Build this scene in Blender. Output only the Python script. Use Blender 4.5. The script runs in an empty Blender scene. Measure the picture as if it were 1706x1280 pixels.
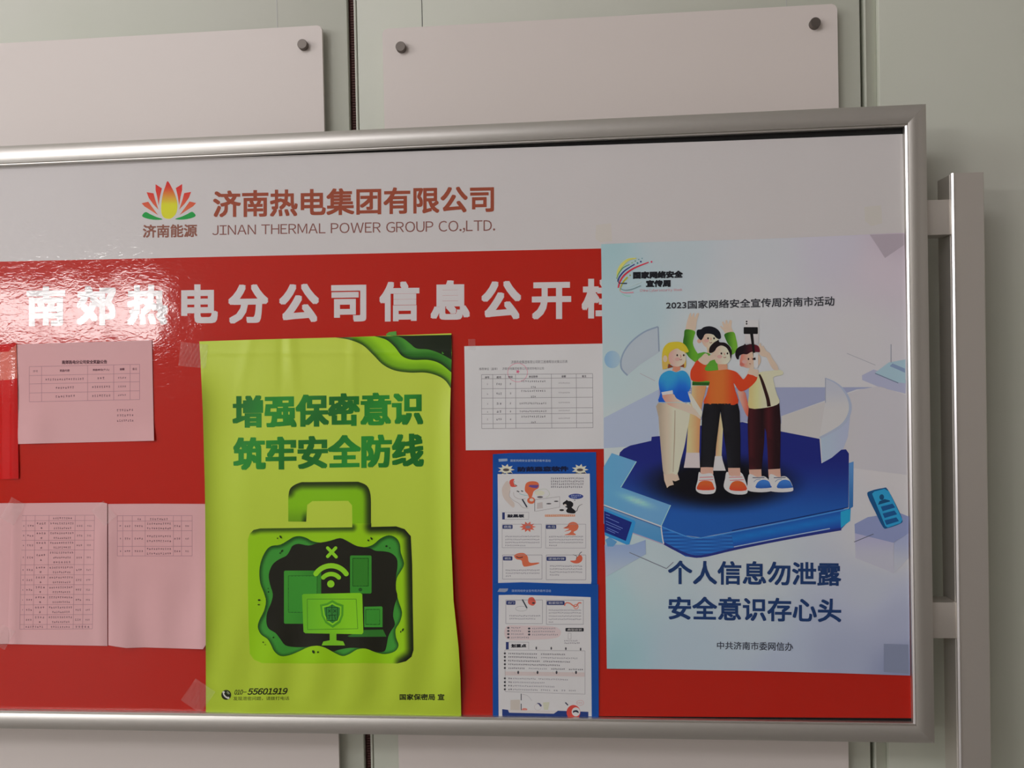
import bpy, bmesh, math, random
import numpy as np
from mathutils import Vector, Matrix
from mathutils.geometry import delaunay_2d_cdt
random.seed(7)
rng = np.random.RandomState(5)
scene = bpy.context.scene
COL = scene.collection

# ------------------------------------------------------------------ camera
W, H, F = 1706.0, 1280.0, 1281.0
YAW, PITCH, ROLL = (math.radians(a) for a in (-4.389, -0.717, -1.173))
CAM = (0.0, -1.66, 1.5)
def cam_dir(x, y, z):
    c, s = math.cos(ROLL), math.sin(ROLL);  x, z = c*x - s*z, s*x + c*z
    c, s = math.cos(PITCH), math.sin(PITCH); y, z = c*y - s*z, s*y + c*z
    c, s = math.cos(YAW), math.sin(YAW);    x, y = c*x + s*y, -s*x + c*y
    return x, y, z
cd = bpy.data.cameras.new('camera'); cam = bpy.data.objects.new('camera', cd); COL.objects.link(cam)
r_, u_, f_ = cam_dir(1, 0, 0), cam_dir(0, 0, 1), cam_dir(0, 1, 0)
m = Matrix(((r_[0], u_[0], -f_[0], CAM[0]), (r_[1], u_[1], -f_[1], CAM[1]), (r_[2], u_[2], -f_[2], CAM[2]), (0, 0, 0, 1)))
cam.matrix_world = m
cd.sensor_width = 36.0; cd.lens = F / W * 36.0; cd.clip_start = 0.02
scene.camera = cam

def P(px, py, y=0.0):
    """point of the vertical plane at depth y that the photograph shows at (px, py)"""
    px = np.asarray(px, float); py = np.asarray(py, float); y = np.asarray(y, float)
    x, yy, z = cam_dir(px - W/2, F, -(py - H/2))
    t = (y - CAM[1]) / yy
    return np.stack([CAM[0] + x*t, np.broadcast_to(y, np.shape(x*t)), CAM[2] + z*t], -1)
def PX(px, py, y): return float(P(px, py, y)[0])
def PZ(px, py, y): return float(P(px, py, y)[2])

# ------------------------------------------------------------------ light
scene.view_settings.view_transform = 'Standard'
scene.view_settings.look = 'None'
scene.view_settings.gamma = 1.0
scene.view_settings.use_curve_mapping = False
scene.view_settings.exposure = 0.0
wd = bpy.data.worlds.new('daylight'); scene.world = wd; wd.use_nodes = True
wd.node_tree.nodes['Background'].inputs[0].default_value = (0.80, 0.88, 1.0, 1)
wd.node_tree.nodes['Background'].inputs[1].default_value = 1.0
def area(name, loc, rot, sx, sy, power, col):
    ld = bpy.data.lights.new(name, 'AREA'); ld.shape = 'RECTANGLE'; ld.size = sx; ld.size_y = sy
    ld.energy = power; ld.color = col
    lo = bpy.data.objects.new(name, ld); COL.objects.link(lo); lo.location = loc; lo.rotation_euler = rot
    return lo
RX0, RX1, RY0, RY1, RZ1 = -6.6, 3.6, -6.0, 0.15, 6.0     # the room
WY0, WY1, WZ0, WZ1 = -5.2, -2.0, 2.0, 4.1                # window in its left wall
CX0, CX1, CZ0, CZ1 = -6.0, -2.2, 4.6, 5.7                # added clerestory window, unseen behind the camera, for frontal fill
BX0, BX1, BZ0, BZ1 = -6.22, -4.15, 1.90, 2.55            # high window in the wall opposite
area('daylight_left', (RX0 - 0.12, (WY0+WY1)/2, (WZ0+WZ1)/2), (0, -math.pi/2, 0), WZ1-WZ0, WY1-WY0, 128, (1.0, 0.965, 0.985))
area('daylight_far', ((BX0+BX1)/2, RY0 - 0.12, (BZ0+BZ1)/2), (math.pi/2, 0, 0), BX1-BX0, BZ1-BZ0, 72, (1.0, 0.97, 0.94))
area('clerestory_fill', ((CX0+CX1)/2, RY0 - 0.12, (CZ0+CZ1)/2), (math.pi/2, 0, 0), CX1-CX0, CZ1-CZ0, 130, (1.0, 0.965, 0.985))  # added fill lamp, evens out the light on the board from the front

# ------------------------------------------------------------------ materials
def lin(c):
    c = np.asarray(c, float) / 255.0
    return np.where(c <= 0.04045, c/12.92, ((c+0.055)/1.055)**2.4)
KEXP = 0.50
def alb(c):
    """paint colour whose daylit appearance is the sRGB colour c"""
    return np.clip(lin(c) / KEXP, 0.004, 0.88)
def mat(name, col, rough=0.5, metal=0.0, spec=0.5, **kw):
    mt = bpy.data.materials.new(name); mt.use_nodes = True
    b = mt.node_tree.nodes['Principled BSDF']
    b.inputs['Base Color'].default_value = (*[float(v) for v in col], 1)
    b.inputs['Roughness'].default_value = rough; b.inputs['Metallic'].default_value = metal
    b.inputs['Specular IOR Level'].default_value = spec
    return mt
def add_noise_bump(mt, scale, dist, strength=1.0, detail=3, stretch=(1, 1, 1), ramp=None):
    nt = mt.node_tree; b = nt.nodes['Principled BSDF']
    tc = nt.nodes.new('ShaderNodeTexCoord'); mp = nt.nodes.new('ShaderNodeMapping')
    mp.inputs['Scale'].default_value = stretch
    nz = nt.nodes.new('ShaderNodeTexNoise'); nz.inputs['Scale'].default_value = scale; nz.inputs['Detail'].default_value = detail
    bp = nt.nodes.new('ShaderNodeBump'); bp.inputs['Distance'].default_value = dist; bp.inputs['Strength'].default_value = strength
    nt.links.new(tc.outputs['Object'], mp.inputs[0]); nt.links.new(mp.outputs[0], nz.inputs['Vector'])
    nt.links.new(nz.outputs[0], bp.inputs['Height'])
    nt.links.new(bp.outputs[0], b.inputs['Normal'])
    return nz, bp
def add_tint(mt, scale, c1, c2, stretch=(1, 1, 1), detail=4):
    nt = mt.node_tree; b = nt.nodes['Principled BSDF']
    tc = nt.nodes.new('ShaderNodeTexCoord'); mp = nt.nodes.new('ShaderNodeMapping'); mp.inputs['Scale'].default_value = stretch
    nz = nt.nodes.new('ShaderNodeTexNoise'); nz.inputs['Scale'].default_value = scale; nz.inputs['Detail'].default_value = detail
    rp = nt.nodes.new('ShaderNodeValToRGB')
    rp.color_ramp.elements[0].position = 0.35; rp.color_ramp.elements[1].position = 0.68
    rp.color_ramp.elements[0].color = (*c1, 1); rp.color_ramp.elements[1].color = (*c2, 1)
    nt.links.new(tc.outputs['Object'], mp.inputs[0]); nt.links.new(mp.outputs[0], nz.inputs['Vector'])
    nt.links.new(nz.outputs[0], rp.inputs[0]); nt.links.new(rp.outputs[0], b.inputs['Base Color'])
def print_mat(name, rough, spec, bump=None):
    mt = mat(name, (1, 1, 1), rough, 0, spec)
    nt = mt.node_tree; at = nt.nodes.new('ShaderNodeAttribute'); at.attribute_name = 'ink'
    nt.links.new(at.outputs['Color'], nt.nodes['Principled BSDF'].inputs['Base Color'])
    if bump: add_noise_bump(mt, *bump)
    return mt
M = {}
M['film'] = print_mat('glossy_banner_film', 0.07, 0.5)
def film_bump(mt):
    nt = mt.node_tree; b = nt.nodes['Principled BSDF']
    tc = nt.nodes.new('ShaderNodeTexCoord')
    mp = nt.nodes.new('ShaderNodeMapping'); mp.inputs['Scale'].default_value = (0.5, 1, 1)
    n1 = nt.nodes.new('ShaderNodeTexNoise'); n1.inputs['Scale'].default_value = 120; n1.inputs['Detail'].default_value = 1.5; n1.inputs['Distortion'].default_value = 1.2
    n2 = nt.nodes.new('ShaderNodeTexNoise'); n2.inputs['Scale'].default_value = 9; n2.inputs['Detail'].default_value = 2
    b1 = nt.nodes.new('ShaderNodeBump'); b1.inputs['Distance'].default_value = 0.00017; b1.inputs['Strength'].default_value = 1.0
    b2 = nt.nodes.new('ShaderNodeBump'); b2.inputs['Distance'].default_value = 0.0012; b2.inputs['Strength'].default_value = 1.0
    nt.links.new(tc.outputs['Object'], mp.inputs[0])
    nt.links.new(mp.outputs[0], n1.inputs['Vector']); nt.links.new(tc.outputs['Object'], n2.inputs['Vector'])
    nt.links.new(n1.outputs[0], b1.inputs['Height']); nt.links.new(n2.outputs[0], b2.inputs['Height'])
    nt.links.new(b2.outputs[0], b1.inputs['Normal']); nt.links.new(b1.outputs[0], b.inputs['Normal'])
film_bump(M['film'])
M['gloss'] = print_mat('laminated_poster_print', 0.34, 0.35)
M['paper'] = print_mat('office_paper_print', 0.75, 0.2, (60, 0.0006, 0.5, 3))
M['coated'] = print_mat('coated_leaflet_print', 0.42, 0.35)
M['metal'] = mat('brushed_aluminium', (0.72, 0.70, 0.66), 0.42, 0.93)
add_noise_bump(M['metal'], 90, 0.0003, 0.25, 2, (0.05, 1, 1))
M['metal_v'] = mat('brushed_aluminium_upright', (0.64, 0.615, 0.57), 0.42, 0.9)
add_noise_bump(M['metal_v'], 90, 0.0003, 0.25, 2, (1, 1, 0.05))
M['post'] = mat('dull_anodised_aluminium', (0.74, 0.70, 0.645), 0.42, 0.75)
M['bead'] = mat('polished_metal_edge', (0.9, 0.88, 0.87), 0.34, 1.0)
M['steel'] = mat('turned_steel_cap', (0.20, 0.175, 0.155), 0.5, 0.85)
M['black'] = mat('black_recess', (0.012, 0.012, 0.012), 0.7)
M['wall'] = mat('grey_green_coated_steel_panel', alb((172, 174, 160)), 0.45, 0, 0.4)
add_tint(M['wall'], 1.4, alb((156, 159, 147)), alb((162, 163, 154)))
M['white'] = mat('satin_white_sign_panel', alb((174, 167, 162)), 0.4, 0, 0.4)
M['gasket'] = mat('brown_rubber_gasket', (0.085, 0.028, 0.022), 0.7)
M['floor'] = mat('grey_floor_paint', (0.36, 0.34, 0.32), 0.5)
add_tint(M['floor'], 3, (0.34, 0.32, 0.30), (0.40, 0.38, 0.36))
M['room'] = mat('room_wall_paint', (0.6, 0.57, 0.55), 0.8)
add_tint(M['room'], 2, (0.57, 0.54, 0.52), (0.63, 0.60, 0.58))
M['winframe'] = mat('white_window_metal', (0.6, 0.6, 0.6), 0.4)
def tape_mat():
    mt = bpy.data.materials.new('clear_adhesive_tape'); mt.use_nodes = True
    b = mt.node_tree.nodes['Principled BSDF']
    b.inputs['Base Color'].default_value = (0.9, 0.85, 0.8, 1); b.inputs['Roughness'].default_value = 0.12
    b.inputs['Alpha'].default_value = 0.06
    add_noise_bump(mt, 70, 0.004, 1.0, 2)
    return mt
M['tape'] = tape_mat()

# ------------------------------------------------------------------ helpers
def tag(o, label=None, cat=None, group=None, kind=None):
    if label: o['label'] = label
    if cat: o['category'] = cat
    if group: o['group'] = group
    if kind: o['kind'] = kind
    return o
def link(name, me, mt=None, parent=None):
    o = bpy.data.objects.new(name, me); COL.objects.link(o)
    if mt is not None and me is not None: me.materials.append(mt)
    if parent: o.parent = parent; o.matrix_parent_inverse = parent.matrix_world.inverted() if False else Matrix.Translation(-Vector(parent.location))
    return o
def empty(name, loc):
    o = bpy.data.objects.new(name, None); COL.objects.link(o); o.location = loc; o.empty_display_size = 0.05
    return o
def from_bm(name, bm, mt, parent=None, smooth=False):
    me = bpy.data.meshes.new(name)
    bmesh.ops.recalc_face_normals(bm, faces=bm.faces)
    bm.to_mesh(me); bm.free()
    if smooth:
        for p in me.polygons: p.use_smooth = True
        try: me.set_sharp_from_angle(angle=math.radians(35))
        except Exception: pass
    return link(name, me, mt, parent)
def box_bm(x0, x1, y0, y1, z0, z1, bevel=0.0, seg=2, bm=None):
    b = bmesh.new(); bmesh.ops.create_cube(b, size=1)
    for v in b.verts:
        v.co = Vector((x0 + (v.co.x+.5)*(x1-x0), y0 + (v.co.y+.5)*(y1-y0), z0 + (v.co.z+.5)*(z1-z0)))
    if bevel: bmesh.ops.bevel(b, geom=b.edges[:], offset=bevel, segments=seg, affect='EDGES', profile=0.5)
    if bm is not None:
        me = bpy.data.meshes.new('tmp'); b.to_mesh(me); b.free(); bm.from_mesh(me); bpy.data.meshes.remove(me); return bm
    return b
def box(name, mt, parent, *a, bevel=0.0, smooth=False):
    return from_bm(name, box_bm(*a, bevel=bevel), mt, parent, smooth)
def spline(pts, n=6, closed=True):
    p = np.asarray(pts, float); N = len(p); out = []
    rng_ = range(N) if closed else range(N-1)
    for i in rng_:
        if closed: a, b, c, d = p[(i-1) % N], p[i], p[(i+1) % N], p[(i+2) % N]
        else: a, b, c, d = p[max(i-1, 0)], p[i], p[i+1], p[min(i+2, N-1)]
        for k in range(n):
            t = k / n
            out.append(0.5*((2*b) + (c-a)*t + (2*a-5*b+4*c-d)*t*t + (3*b-a-3*c+d)*t**3))
    if not closed: out.append(p[-1])
    return np.array(out)
def rrect(x0, y0, x1, y1, r, n=4):
    out = []
    for cx, cy, a0 in ((x1-r, y0+r, -90), (x1-r, y1-r, 0), (x0+r, y1-r, 90), (x0+r, y0+r, 180)):
        for k in range(n+1):
            a = math.radians(a0 + 90*k/n); out.append((cx + r*math.cos(a), cy + r*math.sin(a)))
    return out
def ell(cx, cy, rx, ry=None, n=20, rot=0):
    ry = rx if ry is None else ry; c, s = math.cos(math.radians(rot)), math.sin(math.radians(rot)); out = []
    for k in range(n):
        a = 2*math.pi*k/n; x, y = rx*math.cos(a), ry*math.sin(a); out.append((cx + c*x - s*y, cy + s*x + c*y))
    return out
def star(cx, cy, r1, r2, n, sy=1.0):
    return [(cx + (r1 if k % 2 == 0 else r2)*math.cos(math.pi*k/n), cy + sy*(r1 if k % 2 == 0 else r2)*math.sin(math.pi*k/n)) for k in range(2*n)]
def inside(poly, X, Y):
    poly = np.asarray(poly); r = np.zeros(len(X), bool); j = len(poly)-1
    for i in range(len(poly)):
        xi, yi = poly[i]; xj, yj = poly[j]
        if yi != yj:
            r ^= ((yi > Y) != (yj > Y)) & (X < (xj-xi)*(Y-yi)/(yj-yi) + xi)
        j = i
    return r
def dist(poly, X, Y, closed=True):
    poly = np.asarray(poly, float); d = np.full(len(X), 1e9); N = len(poly)
    for i in range(N if closed else N-1):
        a, b = poly[i], poly[(i+1) % N]; ab = b-a; L = ab@ab + 1e-9
        t = np.clip(((X-a[0])*ab[0] + (Y-a[1])*ab[1])/L, 0, 1)
        d = np.minimum(d, np.hypot(X-a[0]-t*ab[0], Y-a[1]-t*ab[1]))
    return d
def sm(a, b, x): t = np.clip((x-a)/(b-a), 0, 1); return t*t*(3-2*t)
def mixc(c1, c2, t):
    t = np.asarray(t)[:, None]; c1 = np.asarray(c1, float); c2 = np.asarray(c2, float)
    return c1*(1-t) + c2*t

_font_cache = {}
def glyph_mesh(s, offset=0.0, shear=0.0):
    key = (s, offset, shear)
    if key in _font_cache: return _font_cache[key]
    c = bpy.data.curves.new('t', 'FONT'); c.body = s; c.size = 1; c.resolution_u = 3; c.shear = shear; c.offset = offset
    o = bpy.data.objects.new('t', c); COL.objects.link(o)
    dg = bpy.context.evaluated_depsgraph_get()
    me = bpy.data.meshes.new_from_object(o.evaluated_get(dg))
    v = np.array([(q.co.x, q.co.y) for q in me.vertices]); f = [tuple(p.vertices) for p in me.polygons]
    bpy.data.objects.remove(o); bpy.data.curves.remove(c); bpy.data.meshes.remove(me)
    _font_cache[key] = (v, f)
    return v, f

def latin_mesh(s, shear=0.0):
    """Latin letters and digits set from the full-width forms of the built-in sans serif face"""
    V, Fs, x = [], [], 0.0
    for ch in s:
        if ch == ' ': x += .30; continue
        v, f = glyph_mesh(chr(ord(ch) + 0xFEE0))
        w = v[:, 0].max() - v[:, 0].min(); q = v.copy(); q[:, 0] += x - v[:, 0].min()
        if ch in '.,': q[:, 1] -= 0
        q[:, 0] += q[:, 1]*shear
        Fs += [tuple(i + len(V) for i in t) for t in f]; V += [tuple(a) for a in q]; x += w + (.075 if ch.isupper() or ch.isdigit() else .06)
    return np.array(V), Fs

class Sheet:
    """a printed sheet: everything is drawn in photograph pixels and laid on the sheet's own surface"""
    def __init__(s, thing, base, disp=None, step=4e-5, mt='gloss', dens=0):
        s.thing, s.base, s.disp, s.step, s.mt, s.dens = thing, base, disp, step, M[mt], dens
        s.level = 0; s.T = (0.0, 0.0, 1.0); s.parts = {}; s.done = []; s.sub = {}
    def frame(s, x0=0.0, y0=0.0, k=1.0): s.T = (x0, y0, k)
    def tr(s, pts): p = np.asarray(pts, float); return np.stack([s.T[0] + p[:, 0]/s.T[2], s.T[1] + p[:, 1]/s.T[2]], 1)
    def new(s, part):
        """start another object of this part name"""
        if part in s.parts: s.done.append((part, s.parts.pop(part)))
    def up(s, n=1): s.level += n
    def surf(s, px, py, lv=None):
        d = s.base + (s.level if lv is None else lv)*s.step
        if s.disp is not None: d = d + s.disp(px, py)
        return P(px, py, -d)
    def add(s, part, xy, faces, col):
        """xy in photo pixels"""
        xyz = s.surf(xy[:, 0], xy[:, 1])
        if callable(col): c = col(xy[:, 0], xy[:, 1])
        else: c = np.tile(np.asarray(col, float), (len(xy), 1))
        pt = s.parts.setdefault(part, [[], [], [], 0])
        pt[0].append(xyz); pt[1] += [tuple(i + pt[3] for i in f) for f in faces]; pt[2].append(alb(c)); pt[3] += len(xyz)
    def fill(s, pts, col, part='print', dens=None, holes=None):
        if part == 'backdrop_picture': s.new(part)
        poly = s.tr(pts); dens = s.dens if dens is None else dens
        gc = col
        if callable(col):
            T = s.T; gc = lambda X, Y: col((X-T[0])*T[2], (Y-T[1])*T[2])
        loops = [poly] + [s.tr(h) for h in (holes or [])]
        V = []; faces = []
        for lp in loops:
            if dens:
                q = []
                for i in range(len(lp)):
                    a, b = lp[i], lp[(i+1) % len(lp)]; n = max(1, int(math.ceil(np.hypot(*(b-a))/dens)))
                    for k in range(n): q.append(a + (b-a)*k/n)
                lp = np.array(q)
            faces.append(list(range(len(V), len(V)+len(lp)))); V += [tuple(v) for v in lp]
        if dens:
            x0, y0 = poly.min(0); x1, y1 = poly.max(0)
            gx, gy = np.meshgrid(np.arange(x0+dens/2, x1, dens), np.arange(y0+dens/2, y1, dens)); gx, gy = gx.ravel(), gy.ravel()
            k = inside(poly, gx, gy) & (dist(poly, gx, gy) > dens*0.3)
            V += list(zip(gx[k], gy[k]))
        r = delaunay_2d_cdt([Vector(v) for v in V], [], faces, 4 if holes else 1, 1e-5)
        if len(r[2]): s.add(part, np.array([(v.x, v.y) for v in r[0]]), r[2], gc)
    def line(s, p, q, w, col, part='print'):
        if part == 'backdrop_picture': s.new(part)
        p, q = s.tr([p, q]); w = w/s.T[2]; d = q-p; L = np.hypot(*d) + 1e-9; n = np.array([-d[1], d[0]])/L*w/2
        k = max(1, int(L/(s.dens or 1e9)) + 1) if s.dens else 1
        t = np.linspace(0, 1, k+1)[:, None]; a = p + d*t
        xy = np.concatenate([a+n, a-n]); fs = [(i, i+1, k+2+i, k+1+i) for i in range(k)]
        s.add(part, xy, fs, col)
    def stroke(s, pts, w, col, part='print', smooth=5, closed=False, taper=None):
        p = s.tr(pts); w = w/s.T[2]
        if smooth: p = spline(p, smooth, closed)
        if closed: p = np.vstack([p, p[:1]])
        d = np.gradient(p, axis=0); d /= np.hypot(d[:, 0], d[:, 1])[:, None] + 1e-9
        n = np.stack([-d[:, 1], d[:, 0]], 1); ww = np.full(len(p), w/2.0)
        if taper: ww = np.interp(np.linspace(0, 1, len(p)), np.linspace(0, 1, len(taper)), taper)*w/2
        xy = np.concatenate([p + n*ww[:, None], p - n*ww[:, None]]); k = len(p)
        s.add(part, xy, [(i, i+1, k+i+1, k+i) for i in range(k-1)], col)
    def text(s, body, quad, col, part='lettering', bold=0.0, offset=0.0, shear=0.0, cut=0.0, new=True, yext=None, squash=1.0):
        """quad: (x0,y0t,y0b, x1,y1t,y1b): ink box in frame coords, left edge then right edge"""
        v, f = latin_mesh(body, shear) if body.isascii() else glyph_mesh(body, offset, shear)
        if len(v) == 0: return
        if cut:
            bm = bmesh.new(); vs = [bm.verts.new((a[0], a[1], 0)) for a in v]
            for q in f:
                try: bm.faces.new([vs[i] for i in q])
                except ValueError: pass
            x0, x1 = v[:, 0].min(), v[:, 0].max()
            for gx in np.arange(x0+cut, x1, cut):
                bmesh.ops.bisect_plane(bm, geom=bm.verts[:]+bm.edges[:]+bm.faces[:], plane_co=(gx, 0, 0), plane_no=(1, 0, 0))
            for gy in np.arange(-0.1, 1.0, cut*1.5):
                bmesh.ops.bisect_plane(bm, geom=bm.verts[:]+bm.edges[:]+bm.faces[:], plane_co=(0, gy, 0), plane_no=(0, 1, 0))
            bm.verts.index_update(); v = np.array([(q.co.x, q.co.y) for q in bm.verts]); f = [tuple(w.index for w in q.verts) for q in bm.faces]; bm.free()
        x0, y0 = v.min(0); x1, y1 = v.max(0)
        if yext: y0, y1 = yext
        a = (v[:, 0]-x0)/(x1-x0); b = (y1-v[:, 1])/(y1-y0)
        qx0, qt0, qb0, qx1, qt1, qb1 = quad[:6]
        B = bold*s.T[2]
        qx = qx0 + B + (qx1-qx0-2*B)*a
        T, Bt = (qt0+B) + (qt1-qt0)*a, (qb0-B) + (qb1-qb0)*a
        qy = T + (Bt-T)*b
        xy = s.tr(np.stack([qx, qy], 1))
        if new: s.new(part)
        lv = s.level
        if bold:
            for ex, ey in ((-1, -1), (0, -1), (1, -1), (-1, 0), (1, 0), (-1, 1), (0, 1), (1, 1)):
                s.add(part, xy + np.array([ex*bold, ey*bold*squash]), f, col); s.level += 1.2e-5/s.step
        s.add(part, xy, f, col); s.level = lv
    def chars(s, body, c0, c1, w, h, col, part='lettering', bold=0.0, cut=0.0):
        """single characters with centres from c0 to c1, each in its own em cell w x h"""
        n = len(body)
        for i, ch in enumerate(body):
            t = i/(n-1) if n > 1 else 0; cx = c0[0]+(c1[0]-c0[0])*t; cy = c0[1]+(c1[1]-c0[1])*t
            v, f = glyph_mesh(ch); 
            sl = (c1[1]-c0[1])/(c1[0]-c0[0]+1e-9)
            x0, x1 = v[:, 0].min(), v[:, 0].max(); y0, y1 = v[:, 1].min(), v[:, 1].max()
            # em cell: x 0..1, y -0.12..0.88 around its centre
            q0, q1 = cx+(x0-.5)*w, cx+(x1-.5)*w; t0, b0 = cy+(.38-y1)*h, cy+(.38-y0)*h
            s.text(ch, (q0, t0+sl*(q0-cx), b0+sl*(q0-cx), q1, t0+sl*(q1-cx), b0+sl*(q1-cx)), col, part, bold, cut=cut)
    def marks(s, a, b, n, h, col, part='small_print', wt=0.16):
        """a run of n characters too small in the photograph to be read: short strokes with the weight of print"""
        a = np.array(a, float); b = np.array(b, float); d = (b-a)/n; w = np.hypot(*d)*0.78
        V = []; Fs = []
        def q(x0, y0, x1, y1, c):
            i = len(V); sl = d[1]/(d[0]+1e-9)
            for x, y in ((x0, y0), (x1, y0), (x1, y1), (x0, y1)): V.append((c[0]+x*w, c[1]+y*h+sl*x*w))
            Fs.append((i, i+1, i+2, i+3))
        for i in range(n):
            c = a + d*(i+.5)
            for yy in random.sample((-.42, -.2, 0.02, .24, .42), 3): q(-.45*random.uniform(.5, 1), yy-wt/2, .45*random.uniform(.5, 1), yy+wt/2, c)
            xx = random.choice((-.25, 0, 0, .2)); q(xx-wt/2, -.48, xx+wt/2, .48, c)
        s.add(part, s.tr(np.array(V)), Fs, col)
    def build(s):
        for name, (xyz, fs, cs, n) in s.done + list(s.parts.items()):
            me = bpy.data.meshes.new(name); X = np.concatenate(xyz)
            me.from_pydata([tuple(p) for p in X], [], fs)
            at = me.color_attributes.new('ink', 'FLOAT_COLOR', 'POINT')
            Cc = np.ones((len(X), 4)); Cc[:, :3] = np.concatenate(cs); at.data.foreach_set('color', Cc.ravel())
            me.update(); o = link(name, me, s.mt, s.thing)
            if name in ('small_print', 'ruled_table', 'spot_marks', 'bullet_dots'): o['kind'] = 'stuff'

def sheet_body(sh, quad, col, part, dens, edges=None, mt=None, thick=0.0003):
    """the paper itself as a two-sided sheet of real thickness; quad = outline in photo px"""
    poly = np.asarray(quad, float)
    lp = []
    for i in range(len(poly)):
        a, b = poly[i], poly[(i+1) % len(poly)]; n = max(1, int(math.ceil(np.hypot(*(b-a))/dens)))
        for k in range(n): lp.append(a + (b-a)*k/n)
    nb = len(lp); V = [tuple(v) for v in lp]
    x0, y0 = poly.min(0); x1, y1 = poly.max(0)
    gx, gy = np.meshgrid(np.arange(x0+dens/2, x1, dens), np.arange(y0+dens/2, y1, dens)); gx, gy = gx.ravel(), gy.ravel()
    k = inside(poly, gx, gy) & (dist(poly, gx, gy) > dens*0.3)
    V += list(zip(gx[k], gy[k]))
    r = delaunay_2d_cdt([Vector(v) for v in V], [], [list(range(nb))], 1, 1e-5)
    xy = np.array([(v.x, v.y) for v in r[0]]); n = len(xy)
    front = sh.surf(xy[:, 0], xy[:, 1], 0); back = front.copy(); back[:, 1] += thick
    fs = [tuple(f) for f in r[2]]; cnt = {}
    for f in fs:
        for i in range(3):
            e = (f[i], f[(i+1) % 3]); cnt.setdefault(frozenset(e), []).append(e)
    fs += [tuple(i+n for i in reversed(f)) for f in r[2]]
    for e in cnt.values():
        if len(e) == 1: a, b = e[0]; fs.append((b, a, a+n, b+n))
    me = bpy.data.meshes.new(part); me.from_pydata([tuple(p) for p in np.concatenate([front, back])], [], fs)
    at = me.color_attributes.new('ink', 'FLOAT_COLOR', 'POINT'); Cc = np.ones((2*n, 4))
    c = alb(col(xy[:, 0], xy[:, 1]) if callable(col) else np.tile(np.asarray(col, float), (n, 1)))
    Cc[:n, :3] = c; Cc[n:, :3] = c; at.data.foreach_set('color', Cc.ravel())
    me.polygons.foreach_set('use_smooth', [True]*len(me.polygons)); me.update()
    bm = bmesh.new(); bm.from_mesh(me)
    nf = len(r[2])
    bm.normal_update()
    bm.to_mesh(me); bm.free()
    try: me.set_sharp_from_angle(angle=math.radians(50))
    except Exception: pass
    return link(part, me, mt or sh.mt, sh.thing)

# ------------------------------------------------------------------ room shell
WALL_Y = 0.15
def struct(o, label=None): o['kind'] = 'structure'; return o
struct(box('floor', M['floor'], None, RX0-.3, RX1+.2, RY0-.2, RY1+.2, -0.1, 0.0))
struct(box('ceiling', M['room'], None, RX0-.3, RX1+.2, RY0-.2, RY1+.2, RZ1, RZ1+.1))
struct(box('wall_right', M['room'], None, RX1, RX1+.15, RY0-.15, RY1+.15, 0, RZ1))
def wall_with_hole(name, axis, at, thick, a0, a1, z0, z1, h):
    ha0, ha1, hz0, hz1 = h; bm = bmesh.new()
    for (p0, p1, q0, q1) in ((a0, ha0, z0, z1), (ha1, a1, z0, z1), (ha0, ha1, z0, hz0), (ha0, ha1, hz1, z1)):
        if axis == 'x': box_bm(at-thick, at, p0, p1, q0, q1, bm=bm)
        else: box_bm(p0, p1, at-thick, at, q0, q1, bm=bm)
    return struct(from_bm(name, bm, M['room']))
wall_with_hole('wall_left', 'x', RX0, 0.12, RY0-.15, RY1+.15, 0, RZ1, (WY0, WY1, WZ0, WZ1))
def two_holes():
    bm = bmesh.new()
    for a0, a1, z0, z1 in ((RX0-.12, BX0, 0, 3.6), (BX0, BX1, 0, BZ0), (BX0, BX1, BZ1, 3.6), (BX1, RX1+.15, 0, 3.6), (RX0-.12, CX0, 3.6, RZ1), (CX0, CX1, 3.6, CZ0), (CX0, CX1, CZ1, RZ1), (CX1, RX1+.15, 3.6, RZ1)):
        box_bm(a0, a1, RY0-.12, RY0, z0, z1, bm=bm)
    struct(from_bm('wall_front', bm, M['room']))
two_holes()
def window(name, axis, at, a0, a1, z0, z1, n):
    w = empty(name, (at, (a0+a1)/2, z0) if axis == 'x' else ((a0+a1)/2, at, z0)); w['kind'] = 'structure'
    def bar(nm, p0, p1, q0, q1):
        if axis == 'x': box(nm, M['winframe'], w, at-.09, at-.04, p0, p1, q0, q1)
        else: box(nm, M['winframe'], w, p0, p1, at-.09, at-.04, q0, q1)
    bar('window_frame', a0, a0+.04, z0, z1); bar('window_frame', a1-.04, a1, z0, z1)
    bar('window_frame', a0, a1, z0, z0+.04); bar('window_frame', a0, a1, z1-.04, z1)
    for k in range(1, n): c = a0 + (a1-a0)*k/n; bar('mullion', c-.025, c+.025, z0, z1)
window('window_1', 'x', RX0, WY0, WY1, WZ0, WZ1, 3)
window('window_2', 'y', RY0, BX0, BX1, BZ0, BZ1, 3)
window('fill_window', 'y', RY0, CX0, CX1, CZ0, CZ1, 4)  # added window around the fill lamp, out of view

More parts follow.
